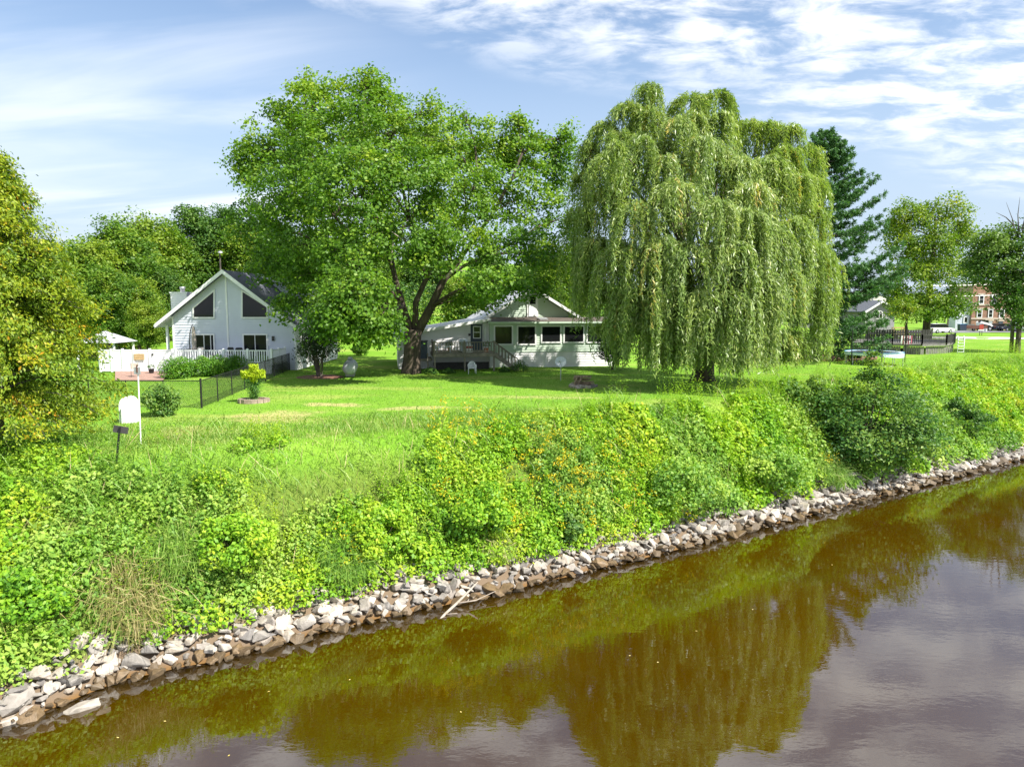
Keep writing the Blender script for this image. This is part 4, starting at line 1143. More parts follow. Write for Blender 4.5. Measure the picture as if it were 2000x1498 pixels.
lobed_tree('small_tree', 'low rounded tree in front of the grey stucco house', 'tree', bs, (0, 0, 1.4), 0.22, px_lobes([(1762, 600, 26, 18, 0), (1745, 610, 14, 14, 0), (1785, 608, 18, 18, 0), (1765, 590, 22, 12, 1), (1770, 620, 22, 10, -1)], Yp, bs), 1.6, 0.22, 'yellow_tree', per=34, cr=0.5, tm=0.55)
Yp = 74.0
x = (1985 - 1000) / FPX * Yp * 1.003; bs = Vector((x, Yp, hz(x, Yp)))
lobed_tree('shade_tree', 'dark tree overhanging the brick building at the right edge', 'tree', bs, (0, 0, 4.0), 0.24, px_lobes([(1930, 480, 38, 34, 0), (1960, 520, 44, 40, -1), (1995, 480, 40, 40, 0), (1915, 540, 26, 26, 0), (1985, 560, 36, 34, -1), (1945, 560, 26, 16, 0), (2030, 520, 60, 50, 0), (2040, 440, 40, 40, 0), (1990, 605, 22, 24, -1), (2070, 560, 50, 40, 0), (2000, 630, 20, 18, 0), (1965, 590, 24, 18, -1), (1920, 510, 36, 30, 1), (1960, 470, 40, 34, 1), (1990, 530, 44, 36, 2), (2010, 580, 30, 26, 1)], Yp, bs), 2.0, 0.26, 'wood_dark', per=40, cr=0.7, tm=0.75, hole=0.4)
dl = MB()
for P in ([(1985, 470), (1978, 430), (1965, 395)], [(1990, 460), (1988, 420), (1992, 385)], [(1980, 440), (1965, 425), (1945, 415)], [(1996, 450), (2006, 410), (2010, 380)]):
    Q = [at(u, v, 74) for u, v in P]; dl.tube(Q, [0.08, 0.045, 0.01], 5)
bt_ = thing('bare_tree', 'leafless twiggy top standing above the dark tree at right edge', 'tree', (0, 0, 0))
Q = at(1990, 470, 74.0); dl2 = MB().tube([(Q.x + 0.5, 74.6, hz(Q.x, 74.6)), (Q.x + 0.2, 74.3, 6), Q], [0.2, 0.15, 0.08], 7)
bt_.location = (Q.x + 0.5, 74.6, 0)
for mbx in (dl, dl2): mbx.v = [(a - Q.x - 0.5, b_ - 74.6, c_) for a, b_, c_ in mbx.v]
dl2.build('trunk', M['bark_grey'], bt_, True); dl.build('twigs', M['bark_grey'], bt_)
# low woodland edge behind the houses
for i, (u, Y, Rr, H, mt, lab) in enumerate([(480, 78, 4.0, 6.0, 'wood_dark', 'woodland bush behind the right eave of the grey house'), (560, 80, 4.4, 6.5, 'wood_dark', 'woodland bush behind the dark multi stemmed shrub'), (640, 84, 4.6, 6.0, 'wood_far', 'woodland bush behind the gas tank'), (715, 88, 4.6, 6.5, 'wood_dark', 'woodland bush above the clipped round bush'), (790, 86, 4.6, 7.0, 'wood_dark', 'woodland bush behind the maple trunk'), (870, 84, 4.6, 7.0, 'wood_far', 'woodland bush above the wing roof of the white house'), (950, 84, 4.4, 6.5, 'wood_dark', 'woodland bush behind the left slope of the white roof'), (1110, 86, 4.4, 7.0, 'wood_far', 'woodland bush behind the right slope of the white house roof'), (1180, 90, 4.5, 6.0, 'wood_dark', 'woodland bush behind the left side of the willow'), (1270, 95, 4.5, 5.5, 'wood_far', 'woodland bush behind the middle of the willow'), (1660, 120, 4.6, 6.0, 'wood_dark', 'woodland bush left of the grey stucco house')]):
    x_ = (u - 1000) / FPX * Y; round_bush('woodland_bush', lab, 'bush', (x_, Y, hz(x_, Y)), Rr, H, 24, mt, 0.30, 0.5, 110, 0.42)
# understory hiding the foot of the wooded slope
for i, (u, v, Rr, H, mt, lab) in enumerate([(265, 690, 2.6, 3.4, 'yellow_tree', 'bush beyond the white privacy fence nearest the cedar'), (300, 682, 2.4, 3.2, 'wood_far', 'bush beyond the white privacy fence left of the porch post'), (240, 668, 3.0, 5.0, 'wood_far', 'tall bush behind the small roof beside the cedar'), (330, 672, 2.2, 4.0, 'wood_far', 'bush behind the porch post of the grey house')]):
    g = gnd(u, v); round_bush('background_bush', lab, 'bush', (g.x, g.y, hz(g.x, g.y)), Rr, H, 18, mt, 0.24, 0.6, 120, 0.4)
g = gnd(706, 694); round_bush('round_bush', 'clipped round bush on the lawn beyond the gas tank', 'bush', (g.x, g.y, 0), 0.85, 1.35, 16, 'yew', 0.12, 0.6, 150, 0.42)

# ------------------------------------------------------------------ building helpers
def span(poly, z):
    xs = []
    n = len(poly)
    for i in range(n):
        (x0, z0), (x1, z1) = poly[i], poly[(i + 1) % n]
        if abs(z1 - z0) < 1e-9:
            if abs(z - z0) < 1e-6: xs += [x0, x1]
            continue
        t = (z - z0) / (z1 - z0)
        if -1e-6 <= t <= 1 + 1e-6: xs.append(x0 + t * (x1 - x0))
    return (min(xs), max(xs)) if xs else None
def siding(parent, poly, mat, board=0.15, loc=(0, 0, 0), rz=0.0, name='wall'):
    """lap boards with real lips on a convex (x, z) outline, facing local -y, with a slab behind"""
    b = MB(); b.prism(poly, 0.0, 0.14)
    zmin, zmax = min(p[1] for p in poly), max(p[1] for p in poly)
    zs = list(np.arange(zmin, zmax, board)) + [zmax]
    brk = sorted(set(p[1] for p in poly))
    for i in range(len(zs) - 1):
        z0, z1 = zs[i] + 1e-4, zs[i + 1] - 1e-4
        cuts = [z0] + [k for k in brk if z0 + 0.005 < k < z1 - 0.005] + [z1]
        for a, c in zip(cuts[:-1], cuts[1:]):
            s0, s1 = span(poly, a), span(poly, c)
            if not s0 or not s1: continue
            pa, pc = -0.034 + 0.028 * (a - z0) / board, -0.034 + 0.028 * (c - z0) / board
            b.add([(s0[0], pa, a), (s0[1], pa, a), (s1[1], pc, c), (s1[0], pc, c), (s0[0], -0.001, a), (s0[1], -0.001, a)], [(0, 1, 2, 3), (4, 5, 1, 0)])
    o_ = b.build(name, M[mat], parent, False, loc)
    o_.rotation_euler = (0, 0, rz)
    return o_
def inset(poly, w):
    n = len(poly); res = []
    area = sum(poly[i][0] * poly[(i + 1) % n][1] - poly[(i + 1) % n][0] * poly[i][1] for i in range(n))
    sgn = 1 if area > 0 else -1
    lines = []
    for i in range(n):
        p_, q_ = Vector(poly[i]), Vector(poly[(i + 1) % n]); d = (q_ - p_).normalized()
        nn_ = Vector((-d.y, d.x)) * sgn
        lines.append((p_ + nn_ * w, d))
    for i in range(n):
        (p0, d0), (p1, d1) = lines[i - 1], lines[i]
        cr = d0.x * d1.y - d0.y * d1.x
        t = ((p1.x - p0.x) * d1.y - (p1.y - p0.y) * d1.x) / cr
        res.append((p0.x + d0.x * t, p0.y + d0.y * t))
    return res
def window(parent, poly, w=0.09, y=0.0, mat='white', bars=(), name='window', rz=0.0, loc=(0, 0, 0), glass='glass'):
    """frame ring as the part, pane and bars as its sub-parts; stands proud of a wall at local y"""
    ins = inset(poly, w); n = len(poly); f = MB()
    for i in range(n):
        j = (i + 1) % n
        quad = [poly[i], poly[j], ins[j], ins[i]]
        f.prism(quad, y - 0.10, y - 0.036)
    fo = f.build(name, M[mat], parent, False, loc); fo.rotation_euler = (0, 0, rz)
    MB().prism(inset(poly, w - 0.012), y - 0.065, y - 0.040).build('pane', M[glass], fo)
    for (a, c_) in bars:
        MB().bar((a[0], y - 0.078, a[1]), (c_[0], y - 0.078, c_[1]), 0.05, 0.05, up=(0, 1, 0)).build('bar', M[mat], fo)
    return fo
def rect(a, b_):
    return [(min(a[0], b_[0]), min(a[1], b_[1])), (max(a[0], b_[0]), min(a[1], b_[1])), (max(a[0], b_[0]), max(a[1], b_[1])), (min(a[0], b_[0]), max(a[1], b_[1]))]

# ------------------------------------------------------------------ gabled house, front toned shade grey
O1 = Vector((at(444, 620, 53.0).x, 53.0, 0)); r1 = 0.0
P1 = lambda u, v, yl=0.0: onplane(u, v, O1, r1, yl)
h1 = thing('gabled_house', 'shade grey gable house with two slanted upper windows behind a white deck', 'house', O1, r1)
zr, sl = 7.42, 0.775
def rz_(x): return zr - sl * abs(x)
siding(h1, [(-4.05, 0), (5.0, 0), (5.0, rz_(5.0) - 0.2), (0, zr - 0.2), (-4.05, rz_(4.05) - 0.2)], 'siding_grey', 0.2, name='front_wall')  # blue grey tone stands in for the maple's shade; sunlit faces use white
siding(h1, [(0.0, 0), (12.4, 0), (12.4, rz_(5.0) - 0.22), (0.0, rz_(5.0) - 0.22)], 'siding_white', 0.2, (5.003, 0.003, 0), math.pi / 2, name='side_wall')
MB().box(-4.04, -3.9, 0.15, 12.4, 0, 3.9).build('left_wall', M['siding_grey'], h1)
for x0 in (-4.11, 4.93, -0.06):
    top = (rz_(x0) - 0.25) if abs(x0) > 1 else zr - 0.45
    MB().box(x0, x0 + 0.13, -0.06, -0.036, 0.02, top).build('corner_trim', M['white'], h1)
ro = MB(); ro.prism([(0, zr), (0, zr - 0.19), (5.35, rz_(5.35) - 0.19), (5.35, rz_(5.35))], -0.6, 12.9).build('roof', M['shingle'], h1)
MB().prism([(-0.002, zr), (-5.1, rz_(5.1)), (-5.1, rz_(5.1) - 0.19), (-0.002, zr - 0.19)], -0.6, 12.9).build('roof', M['shingle'], h1)
for sgn, xe in ((1, 5.37), (-1, 5.12)):
    MB().prism([(0.0, zr + 0.015), (sgn * xe, rz_(xe) + 0.015), (sgn * xe, rz_(xe) - 0.27), (0.0, zr - 0.29)], -0.66, -0.602).build('rake_board', M['white'], h1)
    MB().box(*sorted((sgn * xe, sgn * (xe + 0.10))), -0.6, 12.9, rz_(xe) - 0.20, rz_(xe) - 0.06).build('gutter', M['white'], h1)
    MB().prism([(sgn * (4.06 if sgn < 0 else 5.03), rz_(4.06 if sgn < 0 else 5.03) - 0.30), (sgn * xe, rz_(xe) - 0.26), (sgn * xe, rz_(xe) - 0.23), (sgn * (4.06 if sgn < 0 else 5.03), rz_(4.06 if sgn < 0 else 5.03) - 0.22)], -0.55, 12.8).build('soffit', M['white'], h1)
for px in ([(377, 622), (420.4, 622), (420.4, 564.6), (377, 600.6)], [(472, 622), (524, 622), (524, 599), (472, 565.5)]):
    window(h1, [P1(u, v) for u, v in px], 0.10, name='gable_window')
for (u0, u1, mids) in ((380.6, 422, (400, 413)), (474, 525, (499.5,))):
    a, c_ = P1(u0, 652), P1(u1, 706)
    z0, z1 = c_[1], a[1]
    bars = [((P1(u, 680)[0], z0 + 0.08), (P1(u, 680)[0], z1 - 0.08)) for u in mids]
    window(h1, rect(a, c_), 0.10, name='sliding_door', bars=bars)
for (y0, y1, z0, z1) in ((1.2, 1.9, 1.3, 3.0), (4.0, 4.7, 1.4, 3.0), (6.5, 8.0, 1.5, 2.8)):
    window(h1, [(y0, z0), (y1, z0), (y1, z1), (y0, z1)], 0.07, name='side_window', rz=math.pi / 2, loc=(5.003, 0.003, 0))
# shed dormer on the right slope
MB().prism([(0.0, zr + 0.05), (4.5, 6.02), (4.5, 5.86), (0.0, zr - 0.1)], 6.7, 11.4).build('dormer_roof', M['shingle'], h1)
MB().prism([(-0.1, zr + 0.09), (4.55, 6.05), (4.55, 5.82), (-0.1, zr - 0.14)], 6.62, 6.697).build('dormer_fascia', M['white'], h1)
siding(h1, [(4.0, rz_(4.0) - 0.1), (4.0, 6.0), (0.4, zr - 0.25)], 'siding_grey', 0.2, (0, 7.0, 0), name='dormer_cheek')  # same shade tone in the colour as the front wall
siding(h1, [(7.15, 4.3), (11.2, 4.3), (11.2, 5.95), (7.15, 5.95)], 'siding_white', 0.2, (4.01, 0, 0), math.pi / 2, name='dormer_wall')
# chimney chase
a, c_ = P1(333, 573, 4.0), P1(368, 640, 4.0)
siding(h1, rect(a, (c_[0], 0.0)), 'siding_white', 0.2, (0, 4.0, 0), name='chimney')
siding(h1, [(4.0, 3.0), (5.3, 3.0), (5.3, a[1]), (4.0, a[1])], 'siding_white', 0.2, (c_[0], 0, 0), math.pi / 2, name='chimney_side')
MB().box(a[0] - 0.06, c_[0] + 0.06, 3.93, 5.36, a[1], a[1] + 0.10).build('chimney_cap', M['white'], h1)
MB().lathe([(0.17, 0), (0.17, 0.28), (0.22, 0.28), (0.22, 0.42), (0.0, 0.43)], 12, ((a[0] + c_[0]) / 2, 4.7, a[1] + 0.10)).build('flue', M['galv'], h1, True)
MB().prism([(4.2, 3.3), (4.2, 3.46), (8.2, 5.2), (8.2, 5.0)], -6.7, -4.15, 'x').build('porch_roof', M['shingle'], h1)
MB().box(-6.75, -4.15, 4.05, 4.197, 3.25, 3.5).build('porch_fascia', M['white'], h1)
MB().box(-4.78, -4.62, 0.3, 0.46, 0.0, 3.35).build('porch_post', M['white'], h1)
lp = P1(534, 661); MB().box(lp[0] - 0.08, lp[0] + 0.08, -0.16, -0.03, lp[1] - 0.18, lp[1] + 0.16).build('wall_lamp', M['black'], h1)
MB().tube([(5.18, 11.9, 0.2), (5.18, 11.9, 3.1)], 0.06, 6).build('downspout', M['white'], h1)

# white deck with railing
Yd = 49.6
dk = thing('white_deck', 'white railed deck along the front of the grey house', 'deck', (0, Yd, 0)); 
A, B = at(343, 684, Yd), at(529, 684, Yd)
zt, zf = A.z, 0.78
MB().box(A.x, B.x, 0.0, 3.3, zf - 0.14, zf).build('floor', M['white'], dk)
MB().box(A.x, B.x, 0.05, 0.10, 0.02, zf - 0.143).build('skirting', M['white'], dk)
def railing(parent, p, q, z0, z1, mat, nposts, bal=0.125, bw=0.035, post=0.11, cap=0.06, topw=0.07):
    p, q = Vector((p[0], p[1], 0)), Vector((q[0], q[1], 0)); L_ = (q - p).length; d = (q - p).normalized()
    up = Vector((0, 0, 1))
    MB().bar(p + up * (z1 - 0.03), q + up * (z1 - 0.03), topw, 0.06).build('top_rail', M[mat], parent)
    MB().bar(p + up * (z0 + 0.09), q + up * (z0 + 0.09), topw * 0.7, 0.05).build('bottom_rail', M[mat], parent)
    for i in range(nposts):
        c_ = p.lerp(q, i / (nposts - 1))
        po = MB(); s = post / 2
        po.box(c_.x - s, c_.x + s, c_.y - s, c_.y + s, z0 - 0.1, z1 + 0.06)
        po.add([(c_.x - s * 1.2, c_.y - s * 1.2, z1 + 0.06), (c_.x + s * 1.2, c_.y - s * 1.2, z1 + 0.06), (c_.x + s * 1.2, c_.y + s * 1.2, z1 + 0.06), (c_.x - s * 1.2, c_.y + s * 1.2, z1 + 0.06), (c_.x, c_.y, z1 + 0.06 + cap)], [(0, 1, 4), (1, 2, 4), (2, 3, 4), (3, 0, 4), (3, 2, 1, 0)])
        po.build('post', M[mat], parent)
    n = max(2, int(L_ / bal)); bm_ = MB().box(-bw / 2, bw / 2, -bw / 2, bw / 2, z0 + 0.115, z1 - 0.06).mesh('baluster', M[mat])
    for i in range(1, n):
        c_ = p.lerp(q, i / n)
        link('baluster', bm_, parent, (c_.x, c_.y, 0))
railing(dk, (A.x, 0.06), (B.x, 0.06), zf, zt, 'vinyl', 5, 0.165, 0.055, 0.14)
railing(dk, (B.x, 0.2), (B.x + 0.05, 2.9), zf, zt, 'vinyl', 3, 0.165, 0.055, 0.14)
railing(dk, (A.x, 0.2), (A.x, 2.9), zf, zt, 'vinyl', 3, 0.165, 0.055, 0.14)
# closed parasol on the deck
pb = at(371, 690, 51.0)
um = thing('patio_umbrella', 'closed beige cantilever parasol on the white deck', 'umbrella', (pb.x, 51.0, zf))
q = lambda u, v: at(u, v, 51.0) - Vector((pb.x, 51.0, zf))
MB().tube([(0, 0, 0.0), q(370.5, 670), q(371, 650), q(374, 638), q(377, 634)], [0.04, 0.04, 0.035, 0.03, 0.03], 7).build('pole', M['black'], um, True)
c0 = q(377.5, 637)
MB().lathe([(0.02, 0), (0.09, -0.1), (0.15, -0.7), (0.17, -1.15), (0.13, -1.45), (0.17, -1.6), (0.10, -1.78), (0.02, -1.8)], 9, (c0.x, 0, c0.z)).build('canopy', M['beige'], um)
MB().box(-0.35, 0.35, -0.35, 0.35, 0.0, 0.05).build('base', M['black'], um)
# table and chairs on the deck, half hidden by the balusters
def deck_chair(u, v, Y, rz, label, mat):
    g = at(u, v, Y); t_ = thing('patio_chair', label, 'chair', (g.x, Y, zf), rz)
    MB().box(-0.25, 0.25, -0.25, 0.25, 0.40, 0.44).build('seat', M[mat], t_)
    MB().prism([(-0.25, 0.5), (0.25, 0.5), (0.25, 0.95), (0.18, 1.02), (-0.18, 1.02), (-0.25, 0.95)], 0.22, 0.26).build('backrest', M[mat], t_)
    for sx in (-0.24, 0.24):
        MB().tube([(sx, -0.24, 0), (sx, -0.24, 0.62), (sx, 0.24, 0.62)], 0.014, 5).build('armrest', M['black'], t_)
        MB().tube([(sx, 0.24, 0), (sx, 0.24, 0.95)], 0.014, 5).build('leg', M['black'], t_)
    return t_
deck_chair(392, 690, 51.3, 0.3, 'pale patio chair on the white deck left of the middle', 'cream')
deck_chair(447, 690, 51.4, -0.2, 'dark patio chair on the white deck right of the middle', 'black')
deck_chair(466, 690, 51.0, 0.2, 'second dark patio chair on the white deck nearest the right door', 'black')
g = at(428, 690, 51.2); tb = thing('patio_table', 'low round glass patio table on the white deck', 'table', (g.x, 51.2, zf))
MB().lathe([(0.0, 0.70), (0.6, 0.70), (0.62, 0.72), (0.0, 0.73)], 20).build('tabletop', M['galv'], tb)
for i in range(4):
    a = i * math.pi / 2 + 0.7; MB().tube([(0.42 * math.cos(a), 0.42 * math.sin(a), 0), (0.36 * math.cos(a), 0.36 * math.sin(a), 0.7)], 0.02, 5).build('leg', M['black'], tb)
# clipped yews before the deck
for (u, v, Rr, H, lab) in [(338, 741, 1.35, 1.4, 'clipped yew nearest the white privacy fence, left end of the row'), (385, 738, 1.15, 1.3, 'clipped yew second from the left below the white railing'), (418, 736, 1.25, 1.4, 'clipped yew third from the left below the white railing'), (462, 733, 1.2, 1.35, 'clipped yew fourth from the left below the white railing'), (505, 730, 0.9, 1.2, 'clipped yew at the right end below the white railing')]:
    g = gnd(u, v); round_bush('clipped_yew', lab, 'shrub', (g.x, g.y + 0.8, 0), Rr, H, 34, 'yew', 0.11, 0.52, 170, 0.40, 'clipped yews below the white railing', asp=0.5)

# white vinyl privacy fence, patio and garden bits at the left
Yf = 51.5
vf = thing('privacy_fence', 'tall white vinyl privacy fence left of the grey house', 'fence', (0, Yf, 0))
xs_ = [at(u, 700, Yf).x for u in (196, 218, 240, 262, 293, 338)]
zt = at(300, 683, Yf).z
for i, x0 in enumerate(xs_):
    MB().box(x0 - 0.065, x0 + 0.065, -0.065, 0.065, 0, zt + 0.08).build('post', M['vinyl'], vf)
for x0, x1 in zip(xs_[:-1], xs_[1:]):
    MB().box(x0 + 0.07, x1 - 0.07, -0.03, 0.03, zt - 0.09, zt).build('rail', M['vinyl'], vf)
    MB().box(x0 + 0.07, x1 - 0.07, -0.03, 0.03, 0.06, 0.15).build('rail', M['vinyl'], vf)
    n = max(2, int((x1 - x0) / 0.28)); w = (x1 - x0 - 0.14) / n
    pm = MB().box(-w / 2 + 0.004, w / 2 - 0.004, -0.012, 0.012, 0.15, zt - 0.09).mesh('panel', M['vinyl'])
    for k in range(n): link('panel', pm, vf, (x0 + 0.07 + (k + 0.5) * w, 0, 0))
MB().box(at(294, 690, Yf).x + 0.10, at(294, 690, Yf).x + 0.22, -0.09, -0.035, zt - 0.4, zt - 0.28).build('latch', M['black'], vf)
a, c_ = at(261, 691, Yf - 0.1), at(282, 703, Yf - 0.1)
sg = thing('wall_plaque', 'pale yellow wooden board hung on the white privacy fence', 'board', (a.x, Yf - 0.075, c_.z))
for i in range(3):
    hgt_ = (a.z - c_.z) / 3; MB().box(0, c_.x - a.x, -0.03, 0.0, i * hgt_ + 0.008, (i + 1) * hgt_ - 0.008).build('plank', M['timber'], sg)
pt = MB(); q4 = [gnd(225, 744), gnd(318, 744), gnd(336, 727), gnd(225, 727)]
pt.prism([(p_.x, p_.y) for p_ in q4], 0.03, 0.075, 'z'); tag(pt.build('patio', M['paver']), kind='structure')
g = gnd(264, 738); fc = thing('folding_chair', 'thin dark folding chair on the paved patio by the privacy fence', 'chair', (g.x, g.y, 0.075), 0.5)
MB().box(-0.22, 0.22, -0.2, 0.2, 0.42, 0.45).build('seat', M['cream'], fc)
MB().box(-0.22, 0.22, 0.2, 0.23, 0.5, 0.9).build('backrest', M['beige'], fc)
for sx in (-0.22, 0.22):
    MB().tube([(sx, -0.25, 0), (sx, 0.22, 0.9)], 0.013, 5).build('leg', M['black'], fc); MB().tube([(sx, 0.28, 0), (sx, -0.18, 0.44)], 0.013, 5).build('leg', M['black'], fc)
g = gnd(296, 731); pp = thing('potted_plant', 'small dark potted plant at the foot of the privacy fence', 'plant pot', (g.x, g.y, 0.07))
MB().lathe([(0.14, 0), (0.2, 0.3), (0.22, 0.32), (0.18, 0.32), (0.0, 0.28)], 12).build('pot', M['black'], pp)
b = Leaves(); dome(b, np.array([[0, 0, 0.42]]), np.array([0.25]), np.array([0.22]), 120, 0.10, 0.4, np.array([0.4])); b.build('foliage', M['shrub'], pp)
gz_ = thing('garden_shelter', 'small shelter with a grey hipped roof half hidden by the cedar', 'shelter', (at(208, 690, 54).x, 54, 0))
zt_ = at(208, 668, 54).z
MB().add([(-1.6, -1.6, zt_), (1.6, -1.6, zt_), (1.6, 1.6, zt_), (-1.6, 1.6, zt_), (0, 0, zt_ + 0.85)], [(0, 1, 4), (1, 2, 4), (2, 3, 4), (3, 0, 4), (3, 2, 1, 0)]).build('roof', M['metal_roof'], gz_)
for sx in (-1.35, 1.35):
    for sy in (-1.35, 1.35): MB().box(sx - 0.06, sx + 0.06, sy - 0.06, sy + 0.06, 0, zt_ - 0.004).build('post', M['white'], gz_)

# black chain link fence
cf = thing('chain_link_fence', 'low black chain link fence around the yard of the grey house', 'fence', (0, 0, 0))
Cc = gnd(394, 797); runs = [(Vector((Cc.x - 7.0, Cc.y, 0)), Vector((Cc.x, Cc.y, 0)), 4), (Vector((Cc.x, Cc.y, 0)), Vector((O1.x + 4.6, 52.7, 0)), 8)]
cf.location = (Cc.x, Cc.y, 0); Hf = 1.28
wires = MB()
for ri, (p, q_, n) in enumerate(runs):
    p, q_ = p - Cc, q_ - Cc
    for i in range(n + 1):
        if ri == 1 and i == 0: continue
        c_ = p.lerp(q_, i / n); corner = (ri == 0 and i == n)
        MB().tube([(c_.x, c_.y, -0.1), (c_.x, c_.y, Hf + (0.12 if corner else 0.03))], 0.05 if corner else 0.03, 8).build('post', M['black'], cf)
    MB().tube([p + Vector((0, 0, Hf)), q_ + Vector((0, 0, Hf))], 0.022, 6).build('top_rail', M['black'], cf)
    L_ = (q_ - p).length; d = (q_ - p).normalized(); st = 0.10; zlo, zhi = 0.04, Hf - 0.02
    k = -int((zhi - zlo) / st) - 1
    while k * st < L_:
        for sgn in (1, -1):
            x0, x1 = k * st, k * st + (zhi - zlo); za, zb_ = (zlo, zhi) if sgn > 0 else (zhi, zlo)
            t0, t1 = max(0.0, (0 - x0) / (x1 - x0)), min(1.0, (L_ - x0) / (x1 - x0))
            if t1 > t0:
                a_ = p + d * (x0 + (x1 - x0) * t0) + Vector((0, 0.004 * sgn, za + (zb_ - za) * t0)); b_ = p + d * (x0 + (x1 - x0) * t1) + Vector((0, 0.004 * sgn, za + (zb_ - za) * t1))
                wires.tube([a_, b_], 0.0055, 3, False)
        k += 1
tag(wires.build('wire_mesh', M['black'], cf), kind='stuff')

# white domed cover, poles and signs on the left lawn
g = gnd(252, 826); wc = thing('well_cover', 'white moulded domed well cover with a recessed front on the left lawn', 'well cover', (g.x, g.y, 0), 0.15)
prof = [(-0.33, 0), (0.33, 0), (0.31, 0.75)] + [(0.30 * math.cos(a), 0.75 + 0.34 * math.sin(a)) for a in np.linspace(0.15, math.pi - 0.15, 12)] + [(-0.31, 0.75)]
MB().prism(prof, -0.12, 0.34).build('shell', M['plastic'], wc)
arch = [(-0.19, 0.0), (0.22, 0.0), (0.20, 0.62)] + [(0.20 * math.cos(a), 0.62 + 0.20 * math.sin(a)) for a in np.linspace(0.1, math.pi - 0.1, 10)] + [(-0.18, 0.62)]
MB().prism(arch, -0.24, -0.122).build('front_rib', M['plastic'], wc)
g = gnd(275, 866); sp_ = thing('white_pole', 'thin white pole carrying a small grey panel on the left lawn', 'pole', (g.x, g.y, hz(g.x, g.y)))
tp = at(269, 716, g.y) - Vector(sp_.location)
MB().tube([(0, 0, -0.2), tp], 0.024, 8).build('pole', M['white'], sp_)
MB().box(tp.x - 0.12, tp.x + 0.10, -0.05, -0.026, tp.z - 0.26, tp.z - 0.02).build('panel', M['galv'], sp_)
MB().box(tp.x - 0.02, tp.x + 0.02, -0.07, -0.051, tp.z - 0.2, tp.z + 0.06).build('bracket', M['rust'], sp_)
g = gnd(223, 892); ds = thing('leaning_sign', 'dark blank signboard seen from behind on a leaning black post', 'sign', (g.x, g.y, hz(g.x, g.y)))
tp = at(234, 834, g.y) - Vector(ds.location)
MB().bar((0, 0, -0.1), tp, 0.07, 0.04).build('post', M['black'], ds)
ob = MB().box(-0.22, 0.22, -0.03, -0.01, -0.12, 0.10).build('board', M['darkwood'], ds); ob.location = tp + Vector((0, 0.06, -0.08)); ob.rotation_euler = (0, 0.2, 0.2)
g = gnd(312, 816); round_bush('flowering_bush', 'rounded dark leaved bush beside the white well cover', 'bush', (g.x, g.y + 0.3, 0), 0.82, 1.55, 24, 'shrub', 0.105, 0.72, 160, 0.42)
# raised ring with the tall bright headed plant
g = gnd(496, 786); fb = thing('flower_bed', 'tall plant with yellow heads in a ring of garden blocks', 'flower bed', (g.x, g.y, 0))
for i in range(15):
    a = i / 15 * 6.283; ob = MB().prism([(-0.15, -0.09), (0.15, -0.09), (0.125, 0.09), (-0.125, 0.09)], 0.0, 0.2, 'z').build('block', M['retain'], fb)
    ob.location = (0.66 * math.cos(a), 0.5 * math.sin(a), 0.0); ob.rotation_euler = (0, 0, a + math.pi / 2)
MB().lathe([(0.0, 0.12), (0.55, 0.12), (0.55, 0.0)], 14).build('soil', M['mulch'], fb)
b = Leaves()
for (hx, hy, hh, wd) in [(-0.32, 0, 1.35, 0.26), (0.02, 0.12, 1.62, 0.22), (0.36, -0.05, 1.38, 0.26), (0.1, -0.15, 1.2, 0.2)]:
    n = 420; f = rng.random(n)
    C = np.stack([hx * f + rng.normal(size=n) * 0.12, hy * f + rng.normal(size=n) * 0.12, 0.15 + f * (hh - 0.2)], 1)
    a = rng.uniform(0, 6.28, n); D = np.stack([np.cos(a), np.sin(a), 0.7 + 0 * a], 1)
    b.add(C, rng.normal(size=(n, 3)) + np.array([0, -0.3, 1]), 0.16, 0.16, 0.32 + 0.12 * rng.normal(size=n), D)
    n = 260; a = rng.uniform(0, 6.28, n); rr = np.sqrt(rng.random(n)) * wd
    C = np.stack([hx + np.cos(a) * rr, hy + np.sin(a) * rr, hh + rng.uniform(-0.12, 0.22, n)], 1)
    D = np.stack([np.cos(a) * 0.4 * rr / wd, np.sin(a) * 0.4 * rr / wd, np.ones(n)], 1)
    b.add(C, rng.normal(size=(n, 3)), 0.24, 0.2, 0.92 + 0.10 * rng.normal(size=n), D)
b.build('plant', M['spurge'], fb)

# dark multi stemmed shrub and gas tank
g = gnd(622, 738); t_ = thing('purple_shrub', 'dark multi stemmed shrub at the right corner of the grey house', 'shrub', (g.x, g.y + 0.3, 0))
b = Leaves(); nb = 46
d = sph(nb, -0.8); cen = d * rng.uniform(0.5, 1.0, (nb, 1)) * np.array([1.4, 1.3, 1.35]) + np.array([0, 0, 2.15])
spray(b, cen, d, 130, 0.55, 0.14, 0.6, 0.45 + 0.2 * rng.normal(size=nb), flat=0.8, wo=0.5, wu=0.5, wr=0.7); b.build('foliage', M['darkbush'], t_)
s = MB()
for i in range(14):
    c_ = cen[i]; s.tube([(0.15 * math.cos(i), 0.15 * math.sin(i), -0.1), (c_[0] * 0.45, c_[1] * 0.45, c_[2] * 0.55), tuple(c_)], [0.045, 0.03, 0.01], 5)
s.build('stem', M['bark_grey'], t_)
MB().lathe([(0.0, 0.05), (1.5, 0.05), (1.6, 0.0)], 18).build('mulch', M['mulch'], t_)
g = gnd(681, 738); tk = thing('gas_tank', 'pale grey propane tank seen from its rounded end', 'tank', (g.x, g.y + 0.3, 0), 0.18)
prof = [(0.0, -0.02)] + [(0.48 * math.sin(a), 0.42 - 0.44 * math.cos(a)) for a in np.linspace(0.15, math.pi / 2, 8)] + [(0.48, 2.4)] + [(0.48 * math.sin(a), 2.4 - 0.44 * math.cos(a)) for a in np.linspace(math.pi / 2 + 0.1, math.pi, 7)]
